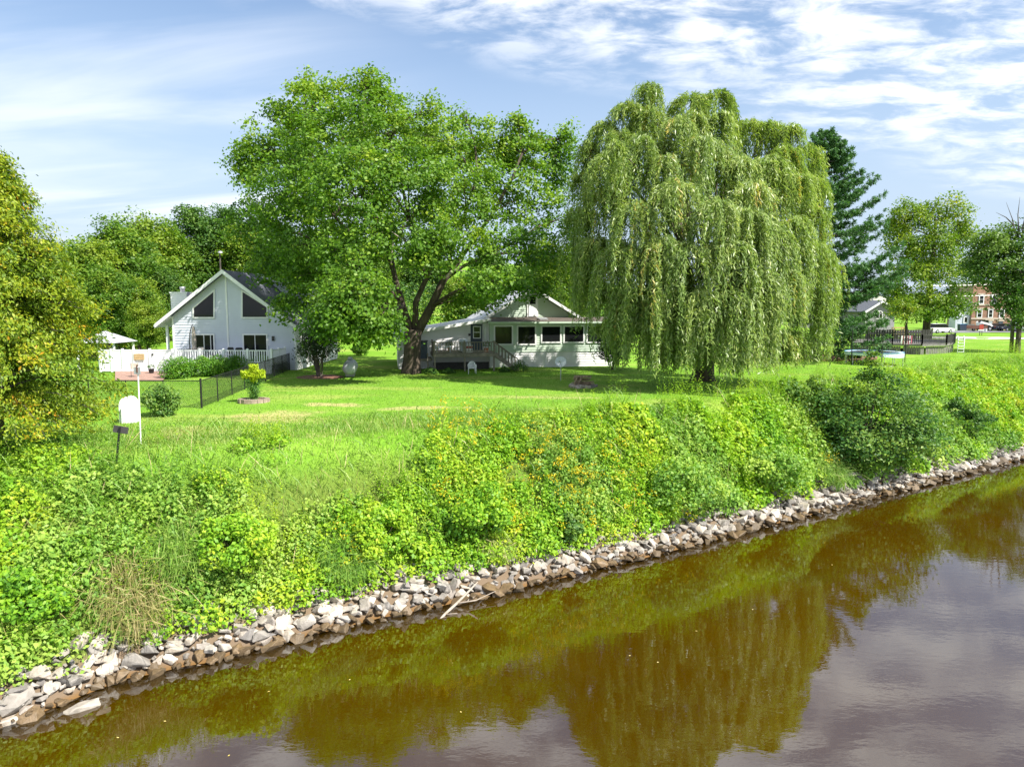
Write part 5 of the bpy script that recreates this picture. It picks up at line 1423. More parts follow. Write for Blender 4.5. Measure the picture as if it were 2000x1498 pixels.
MB().lathe(prof, 24, (0, 0, 0.60), 'y').build('vessel', M['tank'], tk, True)
MB().lathe([(0.16, 0), (0.18, 0.16), (0.10, 0.24), (0.0, 0.25)], 14, (0, 1.4, 1.05)).build('valve_dome', M['tank'], tk, True)
for y0 in (0.7, 2.0): MB().box(-0.3, 0.3, y0, y0 + 0.12, 0.0, 0.24).build('foot', M['concrete'], tk)

# ------------------------------------------------------------------ white house with deck
O2 = Vector((gnd(779, 720.5).x, gnd(779, 720.5).y, 0)); r2 = R(10)
P2 = lambda u, v, yl=0.0: onplane(u, v, O2, r2, yl)
h2 = thing('white_house', 'white and pale green house with enclosed porch behind the maple', 'house', O2, r2)
xa = P2(955, 640)[0]; xe = P2(1195, 640)[0]
zl, zrr = P2(779, 655)[1], P2(955, 626)[1]
siding(h2, [(0.0, 0), (xa - 0.003, 0), (xa - 0.003, zrr), (0.0, zl)], 'siding_white', 0.2, name='wing_wall')
siding(h2, [(0.0, 0), (7.6, 0), (7.6, zl - 0.05), (0.0, zl - 0.05)], 'siding_white', 0.2, (-0.003, 7.6, 0), -math.pi / 2, name='wing_side_wall')
sw = (zrr - zl) / xa
MB().prism([(-0.35, zl - 0.35 * sw + 0.02), (xa + 0.1, zrr + 0.1 * sw + 0.02), (xa + 0.1, zrr + 0.1 * sw + 0.15), (-0.35, zl - 0.35 * sw + 0.15)], -0.45, 7.9).build('wing_roof', M['metal_roof'], h2)
MB().prism([(-0.38, zl - 0.35 * sw - 0.05), (xa + 0.1, zrr + 0.1 * sw - 0.05), (xa + 0.1, zrr + 0.1 * sw + 0.17), (-0.38, zl - 0.35 * sw + 0.17)], -0.51, -0.453).build('fascia', M['white'], h2)
zp, zm = P2(1050, 632, -0.3)[1], P2(1050, 687, -0.3)[1]
siding(h2, [(xa, 0), (xe, 0), (xe, zm), (xa, zm)], 'siding_white', 0.2, (0, -0.3, 0), name='porch_wall')
siding(h2, [(xa, zm + 0.003), (xe, zm + 0.003), (xe, zp), (xa, zp)], 'siding_green', 0.18, (0, -0.34, 0), name='porch_upper_wall')
MB().box(xa + 0.002, xa + 0.16, -0.30, 0.0 - 0.003, 0, zp).build('porch_corner', M['white'], h2)
for (u0, v0, u1, v1) in ((964, 635.5, 1002, 674), (1009, 635.5, 1047, 674), (1056, 635.5, 1096, 670), (1100, 635.5, 1141, 670), (1145, 635.5, 1183, 670)):
    window(h2, rect(P2(u0, v0, -0.34), P2(u1, v1, -0.34)), 0.11, -0.34, name='porch_window')
zpt = P2(1050, 619.5, 2.0)[1]
MB().prism([(-0.80, zp + 0.04), (-0.80, zp + 0.16), (2.0, zpt), (2.0, zpt - 0.12)], xa - 0.15, xe + 0.2, 'x').build('porch_roof', M['shingle_brown'], h2)
MB().box(xa - 0.17, xe + 0.2, -0.92, -0.803, zp + 0.02, zp + 0.15).build('gutter', M['siding_green'], h2)
MB().box(xa - 0.15, xe + 0.2, -0.79, -0.35, zp + 0.003, zp + 0.035).build('soffit', M['white'], h2)
gx0, gzp = P2(1042, 564, 1.5)
s2 = 0.60; gl, grr = gx0 - 4.3, gx0 + 4.6
def r2z(x): return gzp - s2 * abs(x - gx0)
siding(h2, [(gl + 0.3, zpt - 0.3), (grr - 0.3, zpt - 0.3), (grr - 0.3, r2z(grr - 0.3) - 0.16), (gx0, gzp - 0.16), (gl + 0.3, r2z(gl + 0.3) - 0.16)], 'siding_green', 0.18, (0, 2.0, 0), name='gable_wall')
MB().prism([(gx0, gzp + 0.1), (gx0, gzp - 0.06), (grr, r2z(grr) - 0.06), (grr, r2z(grr) + 0.1)], 1.4, 11.5).build('roof', M['shingle'], h2)
MB().prism([(gx0 - 0.002, gzp + 0.1), (gl, r2z(gl) + 0.1), (gl, r2z(gl) - 0.06), (gx0 - 0.002, gzp - 0.06)], 1.4, 11.5).build('roof', M['metal_roof'], h2)
for sgn, xx in ((1, grr), (-1, gl)):
    MB().prism([(gx0, gzp + 0.12), (xx, r2z(xx) + 0.12), (xx, r2z(xx) - 0.13), (gx0, gzp - 0.13)], 1.34, 1.397).build('rake_board', M['white'], h2)
siding(h2, [(0, 0), (9.0, 0), (9.0, 3.3), (0, 3.3)], 'siding_white', 0.2, (xe + 0.01, 0.0, 0), math.pi / 2, name='side_wall')
# gable door over the porch roof
a, c_ = P2(1029, 574, 2.0), P2(1050.5, 619, 2.0)
gd = MB().box(a[0], c_[0], 1.90, 1.962, zpt + 0.02, a[1]).build('gable_door_frame', M['white'], h2)
MB().box(a[0] + 0.14, c_[0] - 0.14, 1.86, 1.897, zpt + 0.06, a[1] - 0.08).build('gable_door', M['vinyl'], h2)
MB().box(a[0] + 0.22, c_[0] - 0.22, 1.835, 1.857, (a[1] + zpt) / 2 + 0.12, a[1] - 0.16).build('gable_door_pane', M['glass'], h2)
q_ = P2(1024, 580, 2.0); MB().lathe([(0.05, 0), (0.10, 0.12), (0.0, 0.13)], 8, (q_[0], 1.85, q_[1])).build('flood_light', M['white'], h2)
# bits lying on the porch roof
b_ = P2(1060, 626, 0.3); ob = MB().box(-0.38, 0.38, -0.28, 0.28, 0, 0.10).build('roof_hatch', M['galv'], h2); ob.location = (b_[0], 0.4, zp + 0.10 + (zpt - zp - 0.12) * 0.43 + 0.06); ob.rotation_euler = (R(8), 0, 0.1)
# the dark door and its light
a, c_ = P2(919, 633.5), P2(943, 690)
MB().box(a[0], c_[0], -0.06, -0.036, c_[1], a[1]).build('door_frame', M['blue_dk'], h2)
dr = MB().box(a[0] + 0.1, c_[0] - 0.1, -0.085, -0.062, c_[1], a[1] - 0.1).build('door', M['blue_dk'], h2)
wa, wc_ = P2(923.5, 637), P2(938.5, 661)
window(h2, rect(wa, wc_), 0.06, -0.055, name='door_window', bars=[((wa[0], (wa[1] + wc_[1]) / 2), (wc_[0], (wa[1] + wc_[1]) / 2))])
q_ = P2(917, 654); MB().box(q_[0] - 0.1, q_[0] + 0.06, -0.2, -0.03, q_[1] - 0.08, q_[1] + 0.10).build('door_lamp', M['black'], h2)
q_ = P2(953, 640)[0]; MB().box(q_ - 0.30, q_ - 0.16, -0.16, -0.04, 0.3, zrr - 0.08).build('downspout', M['white'], h2)
MB().tube([(q_ - 0.45, -0.10, 1.4), (q_ - 0.45, -0.10, zrr - 0.1)], 0.03, 6).build('conduit', M['galv'], h2)
# brick chimney
cx0, cz0 = P2(1031, 572, 4.5)
MB().box(cx0 - 0.35, cx0 + 0.35, 4.5, 5.2, gzp - 1.0, P2(1031, 559, 4.5)[1]).build('chimney', M['orange'], h2)
# weathered deck in front of the wing
yd = -3.2
wd_ = thing('wooden_deck', 'weathered wooden deck on posts in front of the white house', 'deck', O2, r2)
zf2, zt2 = P2(905, 689, yd)[1], P2(905, 668, yd)[1]
x0, x1 = P2(847, 690, yd)[0], P2(967, 690, yd)[0]
n = 22; w = (0 - yd - 0.1) / n
pm = MB().box(x0, x1, 0.004, w - 0.008, zf2 - 0.04, zf2).mesh('board', M['deckwood'])
for i in range(n): link('board', pm, wd_, (0, yd + 0.05 + i * w, 0))
MB().box(x0, x1, yd - 0.05, yd + 0.0, zf2 - 0.30, zf2 - 0.045).build('fascia', M['deckwood'], wd_)
MB().box(x0 - 0.05, x0, yd, -0.1, zf2 - 0.30, zf2 - 0.045).build('fascia', M['deckwood'], wd_)
for xx in (x0 + 0.08, P2(908, 700, yd)[0], x1 - 0.08):
    MB().box(xx - 0.06, xx + 0.06, yd + 0.01, yd + 0.13, -0.1, zf2 - 0.05).build('support_post', M['deckwood'], wd_)
MB().box(x0 - 0.45, x0 - 0.35, yd + 0.6, yd + 0.72, -0.1, zf2 - 0.05).build('support_post', M['deckwood'], wd_)
railing(wd_, (x0 + 0.06, yd + 0.05), (x1 - 0.06, yd + 0.05), zf2, zt2, 'deckwood', 3, 0.20, 0.055, 0.11, 0.02, 0.12)
railing(wd_, (x0 + 0.06, yd + 0.3), (x0 + 0.06, -0.4), zf2, zt2, 'deckwood', 2, 0.20, 0.055, 0.11, 0.02, 0.12)
# lower landing with the slate cabinet
MB().box(P2(812, 700, yd)[0], x0 - 0.06, yd + 0.7, -0.1, zf2 - 0.62, zf2 - 0.45).build('landing', M['deckwood'], wd_)
xc0, xc1 = P2(814, 690, -2.3)[0], P2(835, 690, -2.3)[0]
cab = thing('slate_cabinet', 'slate blue boarded cabinet on the deck beside the maple trunk', 'cabinet', O2, r2)
ztc = P2(825, 667, -2.3)[1]; nb_ = 6; w = (xc1 - xc0) / nb_
for i in range(nb_): MB().box(xc0 + i * w + 0.006, xc0 + (i + 1) * w - 0.006, -2.33, -2.30, zf2 - 0.44, ztc - 0.02).build('board', M['blue_dk'], cab)
MB().box(xc0, xc1, -2.298, -1.5, zf2 - 0.445, ztc - 0.03).build('body', M['blue_dk'], cab); MB().box(xc0 - 0.05, xc1 + 0.05, -2.38, -1.45, ztc - 0.018, ztc + 0.05).build('lid', M['darkwood'], cab)
# stairs
xs1 = P2(1012, 715, yd)[0]; ns = 7
for i in range(ns):
    f = (i + 0.7) / ns; xx = x1 + (xs1 - x1) * f; z = zf2 * (1 - f)
    MB().box(xx - 0.16, xx + 0.14, yd + 0.06, yd + 1.14, z - 0.02, z + 0.03).build('tread', M['deckwood'], wd_)
for yy in (yd + 0.02, yd + 1.18):
    MB().bar((x1, yy, zf2 - 0.18), (xs1, yy, 0.0), 0.05, 0.26).build('stringer', M['deckwood'], wd_)
    MB().bar((x1 - 0.02, yy, zt2 - 0.02), (xs1 + 0.02, yy, zt2 - zf2 + 0.05), 0.10, 0.06).build('stair_rail', M['deckwood'], wd_)
    for i in range(1, 8):
        f = i / 7.0; xx = x1 + (xs1 - x1) * f; zb_ = zf2 * (1 - f)
        MB().box(xx - 0.03, xx + 0.03, yy - 0.03, yy + 0.03, max(0, zb_ - 0.1), zb_ + (zt2 - zf2) - 0.03).build('baluster', M['deckwood'], wd_)
MB().box(x0 + 0.1, x1 - 0.2, yd + 1.9, yd + 1.95, 0.0, 0.55).build('back_skirting', M['darkwood'], wd_)
# things standing on the deck
def onfloor(u, yl): return O2 + Matrix.Rotation(r2, 3, 'Z') @ Vector((P2(u, 680, yl)[0], yl, zf2))
co = thing('cooler', 'white and red picnic cooler on the wooden deck', 'cooler', onfloor(916, -2.8), r2)
MB().box(-0.24, 0.24, -0.17, 0.17, 0, 0.30).build('body', M['white'], co); MB().box(-0.25, 0.25, -0.18, 0.18, 0.301, 0.46).build('band', M['red'], co); MB().box(-0.25, 0.25, -0.18, 0.18, 0.462, 0.53).build('lid', M['white'], co)
t_ = thing('covered_grill', 'grey covered grill on the wooden deck beside the cooler', 'grill', onfloor(905, -2.5), r2)
MB().lathe([(0.28, 0.0), (0.26, 0.5), (0.34, 0.62), (0.33, 0.85), (0.2, 0.98), (0.0, 1.0)], 10).build('cover', M['siding_grey'], t_); MB().box(-0.4, 0.4, -0.25, 0.25, 0.0, 0.05).build('base', M['black'], t_)
bn = thing('deck_bench', 'low pale bench on the left part of the wooden deck', 'bench', onfloor(866, -2.7), r2)
MB().box(-0.6, 0.6, -0.2, 0.2, 0.36, 0.41).build('seat', M['lightblue'], bn)
for sx in (-0.5, 0.5): MB().box(sx - 0.04, sx + 0.04, -0.18, 0.18, 0, 0.358).build('leg', M['galv'], bn)
for (u, yl, lab) in ((950, -2.7, 'potted plant at the top of the wooden stairs'), (878, -1.6, 'potted plant behind the railing near the maple trunk')):
    pp = thing('potted_plant', lab, 'plant pot', onfloor(u, yl), 0)
    MB().lathe([(0.13, 0), (0.18, 0.28), (0.2, 0.3), (0.0, 0.27)], 12).build('pot', M['orange'], pp)
    b = Leaves(); dome(b, np.array([[0, 0, 0.5]]), np.array([0.32]), np.array([0.3]), 180, 0.12, 0.4, np.array([0.4])); b.build('foliage', M['shrub'], pp)
# white plastic chair on the grass
g = gnd(922, 730.5); ch = thing('plastic_chair', 'white plastic armchair on the grass in front of the wooden deck', 'chair', (g.x, g.y, 0.0), 0.12)
MB().prism([(-0.25, -0.24), (0.25, -0.24), (0.22, 0.22), (-0.22, 0.22)], 0.40, 0.43, 'z').build('seat', M['plastic'], ch)
bk = MB()
arc = [(0.25 * math.cos(a), 0.58 + 0.28 * math.sin(a)) for a in np.linspace(0, math.pi, 13)]
bk.tube([(x_, 0.24 + 0.25 * (z_ - 0.43) * 0.5, z_) for x_, z_ in [(0.24, 0.43)] + arc + [(-0.24, 0.43)]], 0.028, 6)
for i in range(-2, 3):
    xx = i * 0.085; ztp = 0.58 + 0.28 * math.sqrt(max(0, 1 - (xx / 0.25) ** 2)); bk.bar((xx, 0.24, 0.43), (xx, 0.24 + 0.125 * (ztp - 0.43), ztp), 0.05, 0.02, up=(0, 1, 0))
bk.build('backrest', M['plastic'], ch)
for sx in (-1, 1):
    MB().tube([(sx * 0.27, -0.27, 0.0), (sx * 0.26, -0.24, 0.42), (sx * 0.29, -0.22, 0.62), (sx * 0.29, 0.1, 0.64), (sx * 0.25, 0.30, 0.66)], [0.028, 0.032, 0.03, 0.03, 0.025], 6).build('armrest', M['plastic'], ch, True)
    MB().tube([(sx * 0.24, 0.30, 0.0), (sx * 0.21, 0.2, 0.42)], [0.026, 0.03], 6).build('leg', M['plastic'], ch, True)
# satellite dish
g = gnd(1095, 743); sd = thing('satellite_dish', 'old pale satellite dish on a short pole on the lawn', 'satellite dish', (g.x, g.y, 0))
MB().tube([(0, 0, -0.1), (0, 0, 1.16)], 0.028, 8).build('pole', M['galv'], sd)
ds_ = MB().lathe([(0.0, 0.0), (0.12, 0.006), (0.24, 0.03), (0.36, 0.075), (0.37, 0.085), (0.36, 0.09), (0.24, 0.045), (0.0, 0.012)], 24).build('reflector', M['dish'], sd, True); ds_.location = (0, -0.05, 1.18); ds_.rotation_euler = (R(62), R(-18), 0)
MB().tube([(0, -0.06, 0.95), (-0.08, -0.42, 1.22)], 0.012, 5).build('feed_arm', M['galv'], sd); MB().lathe([(0.035, 0), (0.045, 0.1), (0.0, 0.11)], 8, (-0.08, -0.44, 1.2)).build('feed_horn', M['galv'], sd)
# fire pit with stacked wood
g = gnd(1140, 758); fp = thing('fire_pit', 'ring of rough stones for a fire on the lawn', 'fire pit', (g.x, g.y + 0.5, 0))
for i in range(15):
    a = i / 15 * 6.283; ob = link('stone', smesh[('stone', 'stone_dk', 'stone_dk')[i % 3]][i % 6], fp, (0.78 * math.cos(a), 0.62 * math.sin(a), 0.08)); ob.scale = (0.42, 0.34, 0.42); ob.rotation_euler = (0.1, 0.1, a + 1.5)
lg_ = thing('log_pile', 'loose stack of split logs and boards piled in the fire pit', 'logs', (g.x, g.y + 0.5, 0))
rs = random.Random(4)
for i in range(16):
    zz_ = 0.16 + 0.055 * i * 0.75; a = rs.uniform(-0.5, 0.5) + (math.pi if i % 2 else 0); L_ = rs.uniform(0.45, 0.62) * (1.0 - 0.012 * i)
    ob = MB().bar((-L_, 0, 0), (L_, 0, rs.uniform(-0.05, 0.05)), rs.uniform(0.09, 0.18), 0.05).build('log', M['logs'], lg_); ob.location = (rs.uniform(-0.1, 0.1), rs.uniform(-0.2, 0.2), zz_ * 0.9); ob.rotation_euler = (rs.uniform(-0.1, 0.1), 0, a)
for sx in (-0.6, -0.35): 
    ob = MB().bar((0, 0, 0), (0.25, 0.1, 0.6), 0.07, 0.05).build('log', M['logs'], lg_); ob.location = (sx, -0.35, 0.05)
# leafy plants along the house foundation
for (u, v, Rr, H, lab) in [(1015, 727, 0.75, 0.9, 'leafy hosta clump at the foot of the wooden stairs'), (985, 728, 0.4, 0.45, 'small leafy clump under the wooden stairs'), (840, 731, 0.55, 0.5, 'weeds at the left post of the wooden deck'), (875, 730, 0.5, 0.4, 'weeds growing under the wooden deck near its left post')]:
    g = gnd(u, v); tb_ = thing('foundation_plant', lab, 'plant', (g.x, g.y + 0.3, 0)); b = Leaves()
    n = 420; a = rng.uniform(0, 6.28, n); f = np.sqrt(rng.random(n)); C = np.stack([np.cos(a) * f * Rr, np.sin(a) * f * Rr * 0.7, H * (1 - 0.7 * f ** 2) * rng.uniform(0.35, 1, n)], 1)
    b.add(C, np.stack([np.cos(a) * 0.4, np.sin(a) * 0.4, 1 + 0 * a], 1) + rng.normal(size=(n, 3)) * 0.3, 0.2, 0.4, 0.5 + 0.2 * rng.normal(size=n), np.stack([np.cos(a), np.sin(a), 0.3 + 0 * a], 1)); b.build('foliage', M['shrub'], tb_)

# ------------------------------------------------------------------ right hand yard
md = MB(); q4 = [gnd(1560, 708), gnd(1660, 724), gnd(1690, 702), gnd(1660, 690), gnd(1590, 688)]
n = 28; ctr = sum(q4, Vector()) / 5; pl = []
for i in range(n):
    a = i / n * 6.283; rr = 1 + 0.10 * math.sin(3 * a + 1) + 0.07 * math.sin(7 * a)
    pl.append((ctr.x + 3.6 * rr * math.cos(a), ctr.y + 3.2 * rr * math.sin(a)))
md.prism(pl, -0.15, 0.06, 'z'); ob = md.build('mulch_bed', M['mulch']); ob.location.z = hz(ctr.x, ctr.y) + 0.05; tag(ob, kind='structure')
# trampoline
Yt = 58.5; c_ = at(1708, 684, Yt); zt_ = 1.0; Rt = 2.15
tr_ = thing('trampoline', 'round trampoline with pale blue padding on the right hand lawn', 'trampoline', (c_.x, Yt, hz(c_.x, Yt)))
n = 36
MB().tube([(Rt * math.cos(i / n * 6.2832), Rt * math.sin(i / n * 6.2832), zt_) for i in range(n + 1)], 0.04, 6, False).build('frame_ring', M['galv'], tr_)
MB().lathe([(0.0, zt_ - 0.02), (1.0, zt_ - 0.015), (1.82, zt_ + 0.01), (1.82, zt_ + 0.02), (0.0, zt_ - 0.005)], n).build('mat', M['black'], tr_)
pd = MB()
for i in range(n):
    a0, a1 = i / n * 6.2832, (i + 1) / n * 6.2832
    s_ = lambda a: 0.16 + 0.16 * max(0, math.cos(a + 0.9)) ** 2
    for (ra, za, rb, zb_) in ((1.84, zt_ + 0.05, 2.24, zt_ + 0.06),):
        pd.add([(ra * math.cos(a0), ra * math.sin(a0), za), (ra * math.cos(a1), ra * math.sin(a1), za), (rb * math.cos(a1), rb * math.sin(a1), zb_), (rb * math.cos(a0), rb * math.sin(a0), zb_),
                (2.26 * math.cos(a1), 2.26 * math.sin(a1), zt_ - s_(a1)), (2.26 * math.cos(a0), 2.26 * math.sin(a0), zt_ - s_(a0))], [(0, 1, 2, 3), (3, 2, 4, 5)])
pd.build('pad', M['lightblue'], tr_)
MB().tube([(2.245 * math.cos(i / n * 6.2832), 2.245 * math.sin(i / n * 6.2832), zt_ + 0.07) for i in range(n + 1)], 0.035, 5, False).build('pad_edge', M['blue'], tr_)
for i in range(6):
    a = i / 6 * 6.2832 + 0.3; a2 = a + 0.42
    MB().tube([(Rt * math.cos(a), Rt * math.sin(a), zt_), (Rt * math.cos(a), Rt * math.sin(a), 0.03), (Rt * math.cos(a2), Rt * math.sin(a2), 0.03), (Rt * math.cos(a2), Rt * math.sin(a2), zt_)], 0.03, 6).build('leg', M['galv'], tr_)
    if i % 2 == 1 or i == 4: MB().tube([(2.3 * math.cos(a), 2.3 * math.sin(a), 0.3), (2.3 * math.cos(a), 2.3 * math.sin(a), 3.0)], 0.035, 6).build('net_pole', M['black'], tr_)
# pool deck
pdk = thing('pool_deck', 'raised dark railed pool deck on the right hand lawn', 'deck', (at(1790, 690, 72).x, 72.0, 0))
bx = pdk.location.x
pl = [at(u, 680, Y) for u, Y in ((1662, 75.5), (1742, 72.2), (1800, 70.5), (1848, 71.5), (1864, 75), (1864, 82), (1662, 82))]
pl = [(p_.x - bx, p_.y - 72) for p_ in pl]
zfl = 1.02; MB().prism(pl, zfl - 0.20, zfl, 'z').build('floor', M['greywood'], pdk)
for (p_, q_) in zip(pl[:4], pl[1:5]):
    L_ = math.dist(p_, q_); railing(pdk, p_, q_, zfl, zfl + 0.92, 'darkwood', max(2, int(L_ / 1.9) + 1), 0.16, 0.05, 0.11, 0.02, 0.10)
    n = int(L_ / 0.22)
    for i in range(n):
        if rs.random() < 0.12: continue
        a = Vector((*p_, 0)).lerp(Vector((*q_, 0)), (i + 0.5) / n); d = (Vector((*q_, 0)) - Vector((*p_, 0))).normalized() * 0.095
        MB().bar(a - d + Vector((0, 0.2, 0.38)), a + d + Vector((0, 0.2, 0.38)), 0.02, 0.78).build('skirt_board', M['greywood'], pdk)
tw_ = thing('beach_towel', 'pink and white striped towel with dark print hung on the pool deck railing', 'towel', (0, 0, 0))
a, c2 = at(1757, 655.5, 71.9), at(1777, 672, 71.9)
tw_.location = (a.x, 71.55, c2.z); ww, hh = c2.x - a.x, a.z - c2.z
n = 8
for i in range(n): MB().box(ww * i / n, ww * (i + 1) / n - 0.002, -0.012 - 0.01 * (i % 2), 0.0, 0, hh).build('stripe', M[('white', 'pinkred')[i % 2]] if 'pinkred' in M else M['red'], tw_)
for (fx, fz) in ((0.22, 0.55), (0.36, 0.62), (0.36, 0.42), (0.5, 0.52), (0.62, 0.62), (0.66, 0.44), (0.78, 0.54)):
    MB().box(ww * fx - 0.07, ww * fx + 0.07, -0.03, -0.024, hh * fz - 0.05, hh * fz + 0.05).build('print', M['navy'], tw_)
ld = thing('pool_ladder', 'white pool ladder standing at the end of the dark deck', 'ladder', (at(1871, 692, 73).x, 72.6, 0), -0.3)
for sx in (-0.28, 0.28):
    MB().tube([(sx - 0.15, -0.55, 0), (sx, 0.0, 1.5), (sx + 0.02, 0.3, 1.75), (sx, 0.5, 1.2)], 0.035, 6).build('rail', M['plastic'], ld, True)
for i in range(5):
    f = (i + 0.6) / 5; MB().box(-0.28 - 0.15 * (1 - f), 0.28 - 0.15 * (1 - f), -0.55 * (1 - f) - 0.12, -0.55 * (1 - f) + 0.12, 1.45 * f - 0.03, 1.45 * f + 0.03).build('step', M['plastic'], ld)
bf = thing('board_fence', 'dark vertical board fence behind the pool deck', 'fence', (at(1690, 660, 86).x, 86.0, 0))
x1_ = at(1822, 660, 86).x - bf.location.x; zt_ = at(1750, 644, 86).z
n = 26; pm = MB().box(0, x1_ / n - 0.06, -0.02, 0.02, 0.1, zt_).mesh('board', M['darkwood'])
for i in range(n): link('board', pm, bf, (i * x1_ / n, 0, (0.03 * math.sin(i * 5.1)) - 0.2 * max(0, (i - 18) / 8) * 0))
for z in (0.4, zt_ - 0.4): MB().box(0, x1_, 0.024, 0.08, z - 0.05, z + 0.05).build('rail', M['darkwood'], bf)
# grey stucco house
O3 = Vector((at(1690, 640, 112).x, 112.0, 0)); O3.z = hz(O3.x, 112); r3 = 0.12
P3 = lambda u, v, yl=0.0: onplane(u, v, O3, r3, yl)
h3 = thing('stucco_house', 'grey stucco house with an arched window beyond the pool deck', 'house', O3, r3)
zO = O3.z
xp, zp3 = P3(1721, 588); ze = P3(1690, 606)[1]; xr = 2 * xp
MB().prism([(0, 0), (xr, 0), (xr, ze - zO), (xp, zp3 - zO - 0.1), (0, ze - zO)], 0, 0.3).build('front_wall', M['stucco'], h3)
MB().box(-0.004, 0.3, 0.304, 9, 0, ze - zO).build('side_wall', M['stucco'], h3)
k_ = (zp3 - ze) / xp
for sg_ in (-1, 1):
    e = xp + sg_ * (xp + 0.5); z_ = zp3 - zO - k_ * (xp + 0.5)
    MB().prism([(xp + 0.002 * sg_, zp3 - zO + 0.1), (e, z_ + 0.1), (e, z_ - 0.1), (xp + 0.002 * sg_, zp3 - zO - 0.08)], -0.5, 9.5).build('roof', M['shingle'], h3)
    MB().prism([(xp, zp3 - zO + 0.12), (e, z_ + 0.12), (e, z_ - 0.2), (xp, zp3 - zO - 0.2)], -0.56, -0.503).build('rake_board', M['white'], h3)
a, c_ = P3(1710, 611), P3(1723, 623); a = (a[0], a[1] - zO); c_ = (c_[0], c_[1] - zO); cxm = (a[0] + c_[0]) / 2; rw = (c_[0] - a[0]) / 2
poly = [(a[0], c_[1]), (c_[0], c_[1]), (c_[0], a[1])] + [(cxm + rw * math.cos(t), a[1] + rw * 0.55 * math.sin(t)) for t in np.linspace(0.4, math.pi - 0.4, 6)] + [(a[0], a[1])]
window(h3, poly, 0.09, 0.0, name='arched_window', bars=[((cxm, c_[1]), (cxm, a[1] + rw * 0.5)), ((a[0], a[1] - 0.1), (c_[0], a[1] - 0.1))])
MB().prism([(-6, ze - zO - 0.2), (xr + 6, ze - zO - 0.2), (xr + 3.5, ze - zO + 3.0), (-2.5, ze - zO + 3.0)], 9.6, 14).build('rear_roof', M['shingle_brown'], h3)
MB().box(-5.5, xr + 5.5, 9.8, 13.8, 0, ze - zO - 0.21).build('rear_wall', M['stucco'], h3)
a, c_ = P3(1694, 589, 6.0), P3(1719, 578, 6.0)
MB().prism([(a[0], a[1] - zO), (a[0] + 4.4, a[1] - zO), (a[0] + 2.2, c_[1] - zO)], 6.0, 9.55).build('rear_gable', M['cream'], h3)
MB().tube([(xp + 0.6, 3, zp3 - zO - 0.3), (xp + 0.6, 3, zp3 - zO + 1.8)], 0.10, 7).build('vent_pipe', M['galv'], h3)
MB().box(-0.10, -0.01, -0.12, -0.01, 0.1, ze - zO - 0.1).build('downspout', M['white'], h3)
# road, drive and far yard
def strip(name, mat, pts, z=0.035):
    b = MB()
    vs = [(p_.x, p_.y, hz(p_.x, p_.y) + z) for p_ in pts]; n = len(vs) // 2
    b.add(vs, [(i, i + 1, n * 2 - 2 - i, n * 2 - 1 - i) for i in range(n - 1)]); return tag(b.build(name, M[mat]), kind='structure')
def road_line(us, vs): return [gnd(u, v) for u, v in zip(us, vs)]
strip('road', 'concrete', [Vector((x_, 104, 0)) for x_ in np.linspace(58, 130, 25)] + [Vector((x_, 111, 0)) for x_ in np.linspace(130, 58, 25)])
strip('driveway', 'asphalt', [Vector((x_, 131, 0)) for x_ in np.linspace(60, 130, 25)] + [Vector((x_, 143, 0)) for x_ in np.linspace(130, 60, 25)], 0.045)
# brick building
Yb = 146.0
O4 = Vector((at(1896, 640, Yb).x, Yb, 0)); O4.z = hz(O4.x, Yb); r4 = -0.06
P4 = lambda u, v: (lambda q: (q[0], q[1] - O4.z))(onplane(u, v, O4, r4, 0.0))
h4 = thing('brick_building', 'brown brick two storey building with pale stone bands at right', 'building', O4, r4)
xw = P4(1992, 640)[0]; zt4 = P4(1930, 556)[1]
MB().box(0, xw, 0, 9, 0, zt4).build('wall', M['brick'], h4)
MB().box(-0.15, xw + 0.15, -0.15, 9.1, zt4 + 0.003, zt4 + 0.4).build('cornice', M['tan'], h4)
for (v0, v1, ue) in ((594, 597, 1992), (601.3, 604, 1992), (620.8, 624, 1971)):
    MB().box(-0.1, P4(ue, 620)[0], -0.12, -0.004, P4(1930, v1)[1], P4(1930, v0)[1]).build('stone_band', M['tan'], h4)
for (u0, u1, v0, v1) in ((1912, 1921, 576, 594), (1937, 1946, 576, 594), (1908, 1917.5, 604, 621), (1930, 1938.5, 604, 621), (1951.5, 1961, 604, 621)):
    p0, p1 = P4(u0, v0), P4(u1, v1); zm_ = (p0[1] + p1[1]) / 2
    window(h4, rect(p0, p1), 0.16, -0.02, name='window', bars=[((p0[0], zm_), (p1[0], zm_))])
    MB().box(p0[0] - 0.2, p1[0] + 0.2, -0.16, -0.003, p0[1] + 0.02, p0[1] + 0.30).build('lintel', M['tan'], h4)
for (u0, u1, v0, mt) in ((1926, 1936.5, 627.5, 'galv'), (1950, 1957, 628, 'blue_dk'), (1974, 1985, 627, 'lightblue')):
    p0 = P4(u0, v0); p1 = P4(u1, 645); MB().box(p0[0], p1[0], -0.10, -0.004, 0, p0[1]).build('door', M[mt], h4)
    MB().box(p0[0] - 0.3, p1[0] + 0.3, -0.14, -0.003, p0[1] + 0.02, p0[1] + 0.35).build('lintel', M['tan'], h4)
